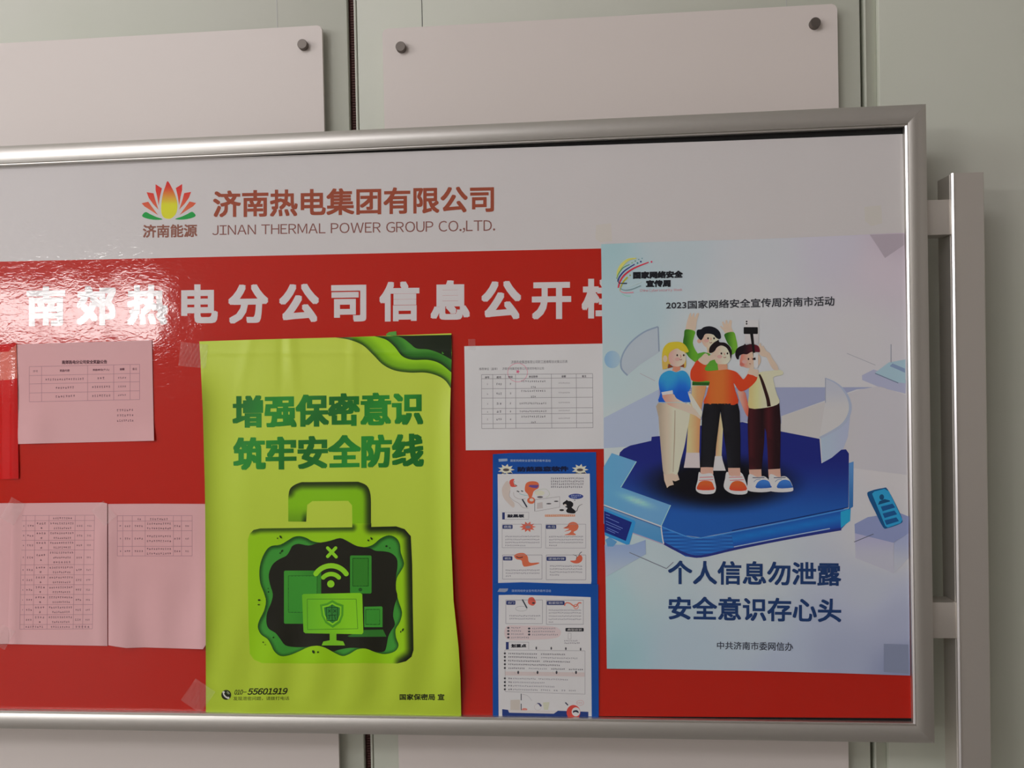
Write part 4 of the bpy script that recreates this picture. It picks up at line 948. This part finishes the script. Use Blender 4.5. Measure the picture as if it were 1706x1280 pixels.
# left glass corner and monitor
cp.fill([(50, 120), (92, 48), (222, 92), (140, 228), (402, 322), (352, 432), (50, 318)], lambda X, Y: mixc((84, 142, 178), (92, 140, 180), sm(50, 300, X)) + 50*np.exp(-(((X-225)/70)**2+((Y-300-(X-225)*.35)/16)**2))[:, None], 'glass_corner_picture', dens=4)
cp.fill([(50, 322), (352, 434), (366, 527), (210, 470), (50, 420)], lambda X, Y: mixc((84, 132, 170), (66, 124, 168), sm(340, 520, Y)), 'glass_corner_picture', dens=8)
cp.up(); cp.line((50, 321), (356, 435), 6, (206, 200, 206), 'glass_corner_picture'); cp.line((50, 326), (350, 440), 3, (60, 60, 110), 'glass_corner_picture'); cp.stroke([(352, 438), (360, 500), (366, 525)], 6, (200, 204, 212), 'glass_corner_picture'); cp.line((140, 228), (222, 92), 4, (140, 182, 206), 'glass_corner_picture'); cp.line((402, 322), (352, 432), 4, (140, 180, 206), 'glass_corner_picture'); cp.line((200, 468), (366, 528), 5, (150, 140, 160), 'glass_corner_picture')
cp.fill([(55, 530), (200, 530), (270, 505), (272, 580), (60, 700)], lambda X, Y: mixc((124, 144, 176), (150, 164, 178), sm(520, 690, Y)), 'monitor_picture', dens=12)
cp.up(); cp.fill([(53, 340), (210, 402), (218, 412), (185, 528), (170, 530), (55, 480)], (44, 124, 180), 'monitor_picture'); cp.fill([(58, 505), (80, 490), (120, 515), (100, 540), (70, 540)], (80, 130, 170), 'monitor_picture')
cp.up(); cp.fill([(52, 352), (198, 412), (166, 510), (54, 464)], (24, 36, 104), 'monitor_picture'); cp.up()
for p, q in (((60, 370), (82, 378)), ((62, 385), (130, 415)), ((60, 405), (150, 445)), ((62, 420), (140, 452)), ((66, 440), (128, 468)), ((64, 450), (110, 470))): cp.line(p, q, 3, (90, 110, 170), 'monitor_picture')
cp.up(-2)
cp.line((185, 571), (380, 656), 3.5, (90, 92, 108), 'backdrop_picture'); cp.line((380, 656), (416, 622), 3.5, (100, 102, 116), 'backdrop_picture')
# right phone
cp.fill([(1370, 422), (1440, 385), (1600, 360), (1655, 382), (1655, 470), (1575, 520), (1372, 470)], (120, 130, 166), 'phone_picture')
cp.fill([(1372, 470), (1575, 520), (1577, 680), (1375, 600)], lambda X, Y: mixc((150, 150, 176), (160, 162, 174), sm(470, 600, Y)), 'phone_picture', dens=12)
cp.fill([(1577, 520), (1655, 470), (1655, 600), (1577, 680)], lambda X, Y: mixc((140, 148, 176), (160, 164, 174), sm(490, 640, Y)), 'phone_picture', dens=12)
cp.up(); cp.fill(spline([(1438, 270), (1452, 248), (1520, 232), (1545, 240), (1600, 345), (1622, 400), (1610, 420), (1545, 443), (1520, 438), (1480, 360)], 3), (22, 72, 118), 'phone_picture')
cp.up(); cp.fill([(1462, 262), (1474, 250), (1528, 236), (1552, 250), (1622, 398), (1612, 416), (1545, 440), (1532, 432)], (40, 134, 180), 'phone_picture'); cp.up()
cp.fill(ell(1513, 280, 12, 15), (22, 66, 104), 'phone_picture'); cp.fill([(1494, 320), (1500, 302), (1528, 290), (1556, 297), (1556, 303)], (22, 66, 104), 'phone_picture')
for i in range(3): a, b = 1508+i*10, 330+i*36; cp.fill([(a, b), (a+62, b-16), (a+76, b+4), (a+10, b+24)], (24, 74, 124), 'phone_picture')
cp.line((1368, 516), (1470, 474), 4, (80, 84, 104), 'backdrop_picture')
cp.fill([(920, 540), (1100, 600), (1350, 690), (1520, 780), (1650, 830), (1650, 600), (1400, 470), (1300, 450)], lambda X, Y: mixc((166, 166, 170), (152, 158, 176), sm(450, 800, Y)), 'backdrop_picture', dens=12) if False else None
cp.fill([(1524, 1052), (1652, 1056), (1654, 1210), (1524, 1200)], (112, 120, 142), 'backdrop_picture')
cp.level = 1
NB = (26, 50, 92)
lv0 = 9; cp.level = lv0
cp.text('个人信息勿泄露', (388, 612, 738, 1300, 622, 748), NB, 'slogan_lettering', bold=.95)
cp.text('安全意识存心头', (390, 802, 924, 1300, 812, 940), NB, 'slogan_lettering', bold=.95)
cp.text('中共济南市委网信办', (646, 1040, 1080, 1046, 1044, 1090), (50, 54, 66), 'lettering', bold=.15)
cp.frame(*K)
cp.text('2023国家网络安全宣传周济南市活动', (378, 386, 428, 1264, 358, 410), (46, 48, 54), 'lettering', bold=.3)
cp.text('国家网络安全', (204, 230, 268, 466, 224, 262), (22, 24, 30), 'lettering', bold=.75)
cp.text('宣传周', (272, 275, 312, 402, 272, 310), (22, 24, 30), 'lettering', bold=.75)
cp.text('China Cybersecurity Week', (240, 321, 340, 464, 317, 335), (190, 120, 128), 'lettering')
cp.frame(1000, 400, 10.66)
for pts, w, c, tp in (([(300, 680), (320, 560), (390, 440), (500, 350), (640, 325)], 60, (186, 196, 96), (.2, .8, 1, .7, .3)), ([(290, 690), (330, 590), (410, 490), (520, 435)], 15, (70, 130, 80), (.8, 1, .8)),
        ([(310, 740), (345, 650), (440, 540), (610, 430)], 24, (44, 50, 116), (1, 1, .7)), ([(320, 850), (350, 740), (430, 620), (600, 500), (860, 395)], 30, (206, 44, 62), (.8, 1, 1, .6)),
        ([(350, 900), (370, 820), (420, 730), (485, 660)], 30, (150, 150, 40), (.4, .8, 1)), ([(310, 690), (330, 760), (380, 770), (475, 770)], 22, (34, 44, 70), (.5, .7, 1)), ([(350, 850), (420, 890), (550, 880), (720, 812)], 22, (104, 128, 134), (.5, 1, .8)),
        ([(350, 900), (420, 935), (590, 930)], 26, (222, 130, 140), (.5, 1)), ([(380, 950), (450, 990), (540, 995)], 14, (120, 190, 160), (.6, 1)), ([(400, 840), (550, 820), (740, 740)], 12, (160, 180, 176), (.6, 1))):
    cp.stroke(pts, w, c, 'rainbow_emblem', 5, taper=tp); cp.level += .25
for x, y, r, c in ((910, 388, 17, (206, 44, 80)), (720, 385, 16, (44, 56, 110)), (662, 410, 16, (40, 110, 120)), (743, 326, 11, (90, 130, 140)), (683, 347, 12, (90, 130, 140)), (622, 373, 12, (90, 130, 100)), (565, 405, 13, (120, 160, 120)), (528, 625, 13, (140, 130, 50))):
    cp.fill(ell(x, y, r, n=10), c, 'rainbow_emblem')
# cartoon figures -----------------------------------------------------------
cp.frame(1080, 510, 7.108); cp.dens = 0
def B(p): return [(x, y+1066) for x, y in p]
SK = (212, 160, 142); SK2 = (204, 142, 126)
def grad(c1, c2, x0, x1, ax=0): return lambda X, Y: mixc(c1, c2, sm(x0, x1, (X, Y)[ax]))
def face(part, eyes, mouth, nose, blush):
    cp.up()
    for x, y in blush: cp.fill(ell(x, y, 30, 22, 12), (214, 140, 132), part)
    cp.up()
    for x, y in eyes: cp.fill(ell(x, y, 10, 13, 10), (38, 26, 26), part)
    cp.stroke(nose, 7, (176, 104, 90), part, 3); cp.stroke(mouth, 7, (120, 56, 50), part, 3); cp.up(-2)
cp.level = 8; n = 'figure_in_green_sweater'
cp.fill(spline([(450, 285), (456, 200), (470, 150), (490, 92), (506, 84), (512, 130), (530, 90), (546, 86), (548, 140), (572, 92), (592, 84), (600, 96), (575, 180), (552, 292)], 3), SK, n)
cp.fill(spline([(918, 325), (890, 290), (852, 245), (862, 236), (890, 255), (874, 196), (892, 186), (912, 220), (915, 172), (934, 170), (945, 215), (962, 172), (980, 168), (990, 186), (985, 250), (1004, 315)], 3), SK, n)
cp.fill([(520, 945), (690, 945), (670, 1040), (640, 1150), (620, 1300), (612, 1440), (604, 1738), (450, 1738), (470, 1440), (492, 1200), (510, 1080)], grad((214, 166, 120), (176, 124, 84), 480, 640), n, 12)
cp.fill(B([(848, 160), (885, 380), (868, 712), (796, 712), (806, 560)]), grad((186, 142, 104), (212, 172, 136), 800, 880), n, 12)
cp.fill(B([(450, 665), (606, 670), (612, 852), (420, 850), (435, 770)]), (176, 168, 168), n); cp.fill(B([(790, 712), (872, 710), (880, 760), (918, 885), (765, 885)]), (180, 176, 176), n)
cp.up()
cp.fill([(525, 895), (560, 700), (590, 560), (660, 545), (720, 560), (850, 680), (860, 780), (735, 900), (730, 942), (524, 940)], (78, 138, 44), n)
cp.fill([(524, 900), (740, 905), (735, 942), (522, 938)], (32, 74, 28), n) if False else None
cp.fill(spline([(440, 278), (552, 298), (540, 370), (528, 440), (556, 520), (600, 590), (575, 668), (520, 640), (468, 590), (425, 510), (412, 430), (424, 350)], 3), grad((44, 92, 26), (88, 146, 40), 420, 560), n, 10)
cp.fill(spline([(905, 330), (1010, 308), (1040, 390), (1056, 480), (1030, 550), (985, 575), (985, 500), (945, 450), (915, 390)], 3), grad((40, 90, 24), (98, 150, 46), 910, 1030), n, 10)
cp.fill([(690, 470), (760, 470), (770, 560), (700, 560)], (204, 160, 130), n)
cp.up(); cp.fill([(522, 900), (735, 905), (730, 942), (520, 938)], (34, 78, 28), n)
cp.fill(ell(604, 414, 26), SK2, n); cp.fill(spline([(625, 380), (640, 330), (720, 300), (800, 330), (835, 390), (810, 450), (760, 490), (700, 495), (650, 455)], 4), grad((206, 150, 132), (222, 176, 154), 640, 780), n, 10)
cp.up(); cp.fill(spline([(572, 335), (580, 285), (625, 275), (660, 250), (730, 240), (800, 262), (848, 310), (860, 375), (835, 392), (800, 372), (770, 340), (715, 328), (672, 335), (650, 375), (625, 405), (590, 375)], 4), (16, 18, 26), n)
face(n, ((708, 383), (779, 383)), [(725, 432), (742, 438), (755, 428)], [(742, 375), (744, 405)], ((690, 410),))
cp.level = 12; n = 'figure_in_blue_shirt'
cp.fill(B([(180, 915), (285, 905), (345, 915), (372, 998), (320, 1010), (298, 1055), (224, 1092), (190, 1000)]), SK, n)
cp.fill(B(spline([(118, 80), (480, 80), (492, 230), (460, 420), (430, 590), (385, 760), (345, 925), (285, 915), (240, 925), (183, 920), (160, 740), (138, 480), (122, 250)], 3)), grad((150, 138, 120), (190, 178, 158), 120, 300), n, 12)
cp.up(); cp.fill(B([(186, 1000), (222, 1090), (250, 1065), (300, 1052), (308, 1068), (240, 1092), (218, 1104)]), (10, 10, 12), n); cp.fill(B([(285, 1000), (320, 1012), (375, 990), (378, 1000), (330, 1045), (300, 1045)]), (10, 10, 12), n)
cp.fill(B([(312, 170), (322, 170), (318, 500), (298, 900), (290, 900), (304, 500)]), (150, 138, 116), n)
cp.fill(spline([(124, 890), (150, 820), (200, 780), (262, 764), (330, 785), (400, 764), (455, 790), (498, 870), (502, 960), (482, 1020), (496, 1142), (300, 1146), (124, 1140), (142, 1040), (128, 960)], 3), lambda X, Y: mixc((44, 132, 196), (22, 76, 168), sm(820, 1080, Y + 60*np.sin(X*.02))), n, 10)
cp.up(); cp.fill(spline([(165, 1052), (292, 1040), (335, 1095), (430, 1145), (520, 1195), (560, 1230), (612, 1300), (622, 1345), (560, 1300), (500, 1275), (400, 1235), (300, 1200), (215, 1150)], 3), grad((200, 132, 116), (220, 164, 148), 180, 380), n, 10)
cp.fill([(470, 1030), (502, 1035), (640, 1250), (630, 1320), (600, 1290), (520, 1190)], (222, 180, 166), n)
cp.fill([(155, 1022), (288, 998), (294, 1038), (166, 1056)], (198, 198, 186), n); cp.line((126, 1143), (495, 1143), 7, (150, 176, 206), n); cp.line((470, 1022), (505, 1014), 10, (190, 200, 200), n)
cp.up(); cp.fill([(300, 700), (375, 700), (380, 755), (330, 782), (285, 765)], (198, 120, 98), n)
cp.fill(spline([(168, 740), (162, 640), (165, 560), (185, 490), (235, 440), (310, 424), (390, 430), (445, 470), (474, 530), (465, 550), (440, 560), (448, 660), (444, 720), (420, 735), (400, 700), (240, 690), (230, 735), (180, 750)], 4), grad((216, 150, 76), (226, 160, 44), 740, 480, 1), n, 10)
cp.fill([(240, 680), (300, 720), (380, 715), (430, 680), (425, 728), (340, 712), (230, 740)], (112, 56, 34), n)
cp.up(); cp.fill(spline([(240, 600), (262, 545), (330, 505), (400, 520), (440, 570), (442, 640), (415, 690), (350, 718), (290, 705), (250, 660)], 4), grad((206, 140, 132), (224, 170, 152), 250, 400), n, 10); cp.fill(ell(200, 625, 26, 40), (222, 160, 140), n)
cp.up(); cp.fill(spline([(235, 600), (245, 540), (320, 490), (345, 500), (400, 535), (470, 548), (474, 520), (440, 470), (370, 436), (280, 445), (215, 500), (205, 570)], 4), (230, 162, 46), n)
face(n, ((343, 583), (420, 583)), [(372, 632), (385, 638), (400, 630)], [(378, 575), (388, 600), (380, 612)], ((345, 630),))
cp.level = 13; n = 'figure_in_cream_shirt'
cp.fill(spline([(1060, 1000), (1140, 1015), (1165, 1090), (1188, 1200), (1182, 1310), (1150, 1270), (1110, 1180), (1075, 1090)], 3), grad((206, 140, 126), (176, 84, 66), 1080, 1190), n, 10)
cp.fill(B([(1193, 865), (1338, 860), (1342, 960), (1200, 960)]), SK2, n); cp.fill(B([(1420, 860), (1562, 855), (1570, 960), (1425, 960)]), SK2, n)
cp.up(); cp.fill(B([(1190, 140), (1420, 118), (1552, 82), (1568, 300), (1564, 700), (1560, 862), (1420, 870), (1412, 640), (1398, 430), (1380, 380), (1372, 560), (1342, 868), (1195, 872), (1182, 560), (1176, 300)]), lambda X, Y: mixc((26, 12, 16), (70, 24, 30), np.clip(np.sin((X-1180)*.031)*.5+.35, 0, 1)), n, 10)
for dx in (0, 248):
    cp.fill(B(spline([(1188+dx, 935), (1230+dx, 930), (1290+dx, 960), (1370+dx, 950), (1430+dx, 1000), (1470+dx, 1100), (1440+dx, 1132), (1300+dx, 1140), (1180+dx, 1118), (1176+dx, 1040)], 3)), (186, 186, 190), n)
cp.up()
for dx in (0, 252):
    cp.fill(B(spline([(1282+dx, 1092), (1284+dx, 1040), (1320+dx, 1004), (1370+dx, 992), (1425+dx, 1010), (1450+dx, 1060), (1452+dx, 1086)], 3)), grad((52, 104, 172), (34, 76, 148), 2080, 2160, 1), n, 10)
    cp.line((1235+dx, 968+1066), (1375+dx, 966+1066), 9, (44, 54, 84), n); cp.stroke(B([(1250+dx, 1018), (1280+dx, 992), (1330+dx, 985)]), 8, (120, 130, 150), n)
cp.fill(spline([(1198, 1210), (1192, 1060), (1200, 940), (1262, 850), (1305, 800), (1350, 778), (1440, 768), (1545, 755), (1592, 775), (1588, 815), (1484, 842), (1492, 930), (1525, 1050), (1552, 1148), (1420, 1200)], 3), lambda X, Y: mixc((186, 166, 112), (206, 196, 152), sm(1200, 1400, X)), n, 10)
cp.fill(spline([(1322, 575), (1305, 500), (1312, 455), (1330, 440), (1345, 480), (1362, 470), (1395, 530), (1440, 560), (1462, 610), (1520, 690), (1540, 756), (1480, 752), (1430, 670), (1400, 608), (1360, 600)], 3), SK, n)
cp.up(); cp.stroke([(1315, 810), (1345, 880), (1385, 1000), (1415, 1100), (1430, 1190)], 40, (42, 22, 22), n, 5, taper=(.5, .9, 1, 1.1))
cp.fill(spline([(1090, 620), (1110, 570), (1200, 535), (1290, 560), (1330, 620), (1320, 690), (1260, 730), (1180, 735), (1120, 715), (1085, 680)], 4), grad((200, 110, 96), (216, 156, 136), 1090, 1220), n, 10); cp.fill(ell(1110, 690, 27), (214, 100, 90), n)
cp.up(); cp.fill(spline([(1030, 575), (1040, 520), (1075, 485), (1130, 462), (1145, 445), (1160, 460), (1215, 450), (1290, 465), (1318, 500), (1320, 545), (1275, 545), (1220, 545), (1170, 572), (1120, 570), (1080, 590), (1070, 632), (1045, 622)], 4), grad((20, 14, 20), (84, 22, 34), 1090, 1300), n, 10)
face(n, ((1187, 628), (1245, 628)), [(1195, 682), (1215, 686)], [(1225, 610), (1235, 640)], ((1140, 660),))
cp.level = 17; n = 'figure_in_orange_sweater'
cp.fill(B([(622, 845), (768, 842), (770, 930), (615, 925)]), SK2, n); cp.fill(B([(945, 848), (1086, 846), (1095, 950), (950, 950)]), SK2, n)
for pts in ([(600, 900), (640, 925), (755, 918), (790, 1020), (802, 1100), (770, 1155), (650, 1162), (575, 1130), (564, 1080), (585, 1000)], [(928, 900), (990, 920), (1095, 905), (1145, 990), (1178, 1110), (1150, 1162), (1020, 1164), (930, 1125), (893, 1070), (910, 980)]): cp.fill(B(spline(pts, 3)), (202, 190, 186), n)
cp.up()
for pts in ([(586, 1110), (590, 1050), (625, 1012), (690, 1003), (750, 1018), (775, 1070), (772, 1112)], [(974, 1116), (975, 1050), (1015, 1012), (1080, 1006), (1140, 1040), (1160, 1118)]): cp.fill(B(spline(pts, 3)), grad((216, 84, 40), (180, 62, 40), 2080, 2180, 1), n, 10)
for a, b in (((608, 965), (765, 958)), ((600, 1000), (770, 992)), ((955, 965), (1115, 960)), ((965, 1000), (1130, 992))): cp.line((a[0], a[1]+1066), (b[0], b[1]+1066), 9, (200, 100, 104), n)
cp.fill(B([(660, 90), (1060, 90), (1082, 180), (1092, 500), (1090, 852), (945, 852), (915, 600), (885, 400), (855, 175), (815, 500), (790, 700), (772, 846), (618, 842), (628, 500), (635, 250)]), lambda X, Y: mixc((16, 16, 20), (40, 42, 50), np.clip(np.sin((X-640)*.025)*.6, 0, 1)), n, 12)
cp.fill(spline([(498, 830), (505, 760), (540, 700), (585, 642), (690, 690), (668, 740), (700, 770), (830, 758), (880, 745), (960, 755), (1040, 780), (1090, 830), (1130, 868), (1190, 790), (1240, 772), (1292, 850), (1230, 940), (1130, 1006), (1070, 1000), (1012, 910), (1030, 1000), (1062, 1160), (860, 1164), (660, 1158), (690, 1050), (712, 960), (722, 890), (600, 898), (520, 885)], 3), lambda X, Y: mixc((196, 58, 30), (222, 96, 42), np.clip(np.sin((X-640)*.0085)*1.1, 0, 1)), n, 10)
cp.up(); cp.fill([(820, 690), (935, 690), (940, 750), (830, 762)], (204, 130, 104), n)
cp.fill(spline([(1178, 800), (1200, 740), (1225, 690), (1245, 700), (1250, 745), (1295, 755), (1308, 790), (1290, 842), (1240, 820)], 3), SK, n)
cp.fill(spline([(775, 560), (790, 500), (850, 460), (930, 480), (978, 545), (975, 630), (930, 685), (860, 700), (800, 665)], 4), grad((214, 156, 140), (224, 178, 158), 790, 930), n, 10)
cp.up(); cp.fill(spline([(720, 545), (730, 485), (775, 435), (815, 410), (832, 402), (845, 428), (910, 436), (965, 480), (990, 550), (975, 625), (962, 560), (925, 495), (865, 468), (815, 490), (785, 535), (745, 555)], 4), (22, 14, 18), n)
cp.fill(spline([(590, 645), (630, 600), (672, 562), (705, 575), (720, 590), (790, 540), (838, 510), (850, 528), (775, 592), (800, 605), (795, 630), (735, 650), (700, 690), (660, 695)], 3), SK, n)
face(n, ((866, 562), (938, 562)), [(892, 606), (908, 612), (922, 604)], [(900, 555), (906, 582)], ((845, 600),))
cp.level = 21; n = 'selfie_stick_picture'
cp.fill(rrect(1144, 164, 1306, 446, 14), grad((186, 184, 178), (170, 168, 168), 160, 440, 1), n, 12); cp.up()
cp.fill(rrect(1130, 250, 1298, 332, 10), (18, 18, 20), n); cp.fill(ell(1165, 184, 10), (26, 26, 28), n); cp.fill(ell(1165, 211, 10), (26, 26, 28), n)
cp.fill([(1205, 325), (1242, 325), (1272, 638), (1250, 640)], (18, 16, 18), n); cp.fill([(1246, 555), (1300, 552), (1302, 720), (1285, 740), (1250, 725)], (206, 180, 176), n)
cp.build()

# ------------------------------------------------------------------ clear tape pieces
def tape(x, y, w, h, ang, label, base=.004):
    t = paper('clear_tape', x, y, label, 'tape', 'clear tape pieces')
    c, s = math.cos(ang), math.sin(ang)
    sh = Sheet(t, base, lambda X, Y: .0008*np.sin(X*.9+Y*.5) + .0006*np.sin(Y*1.3), mt='paper')
    o = sheet_body(sh, [(x+c*a-s*b, y+s*a+c*b) for a, b in ((-w/2, -h/2), (w/2, -h/2), (w/2, h/2), (-w/2, h/2))], (230, 225, 220), 'strip', 2.5, mt=M['tape'], thick=.0001)
tape(21, 852, 26, 40, .5, 'clear tape joining the top corners of the first two lower pink pages', .0075)
tape(173, 856, 26, 34, -.7, 'clear tape over the crumpled top corner of the many-row pink page', .0075)
tape(6, 1062, 24, 36, .5, 'clear tape at the bottom corner of the leftmost lower pink page', .0075)
tape(322, 592, 46, 40, .1, 'clear tape over the torn top corner of the green poster', .0065)
tape(330, 1160, 40, 44, .6, 'clear tape at the lower corner of the green poster beside the bottom rail', .014)
tape(786, 574, 12, 18, 0, 'small clear tape tab on the top corner of the white notice', .003)
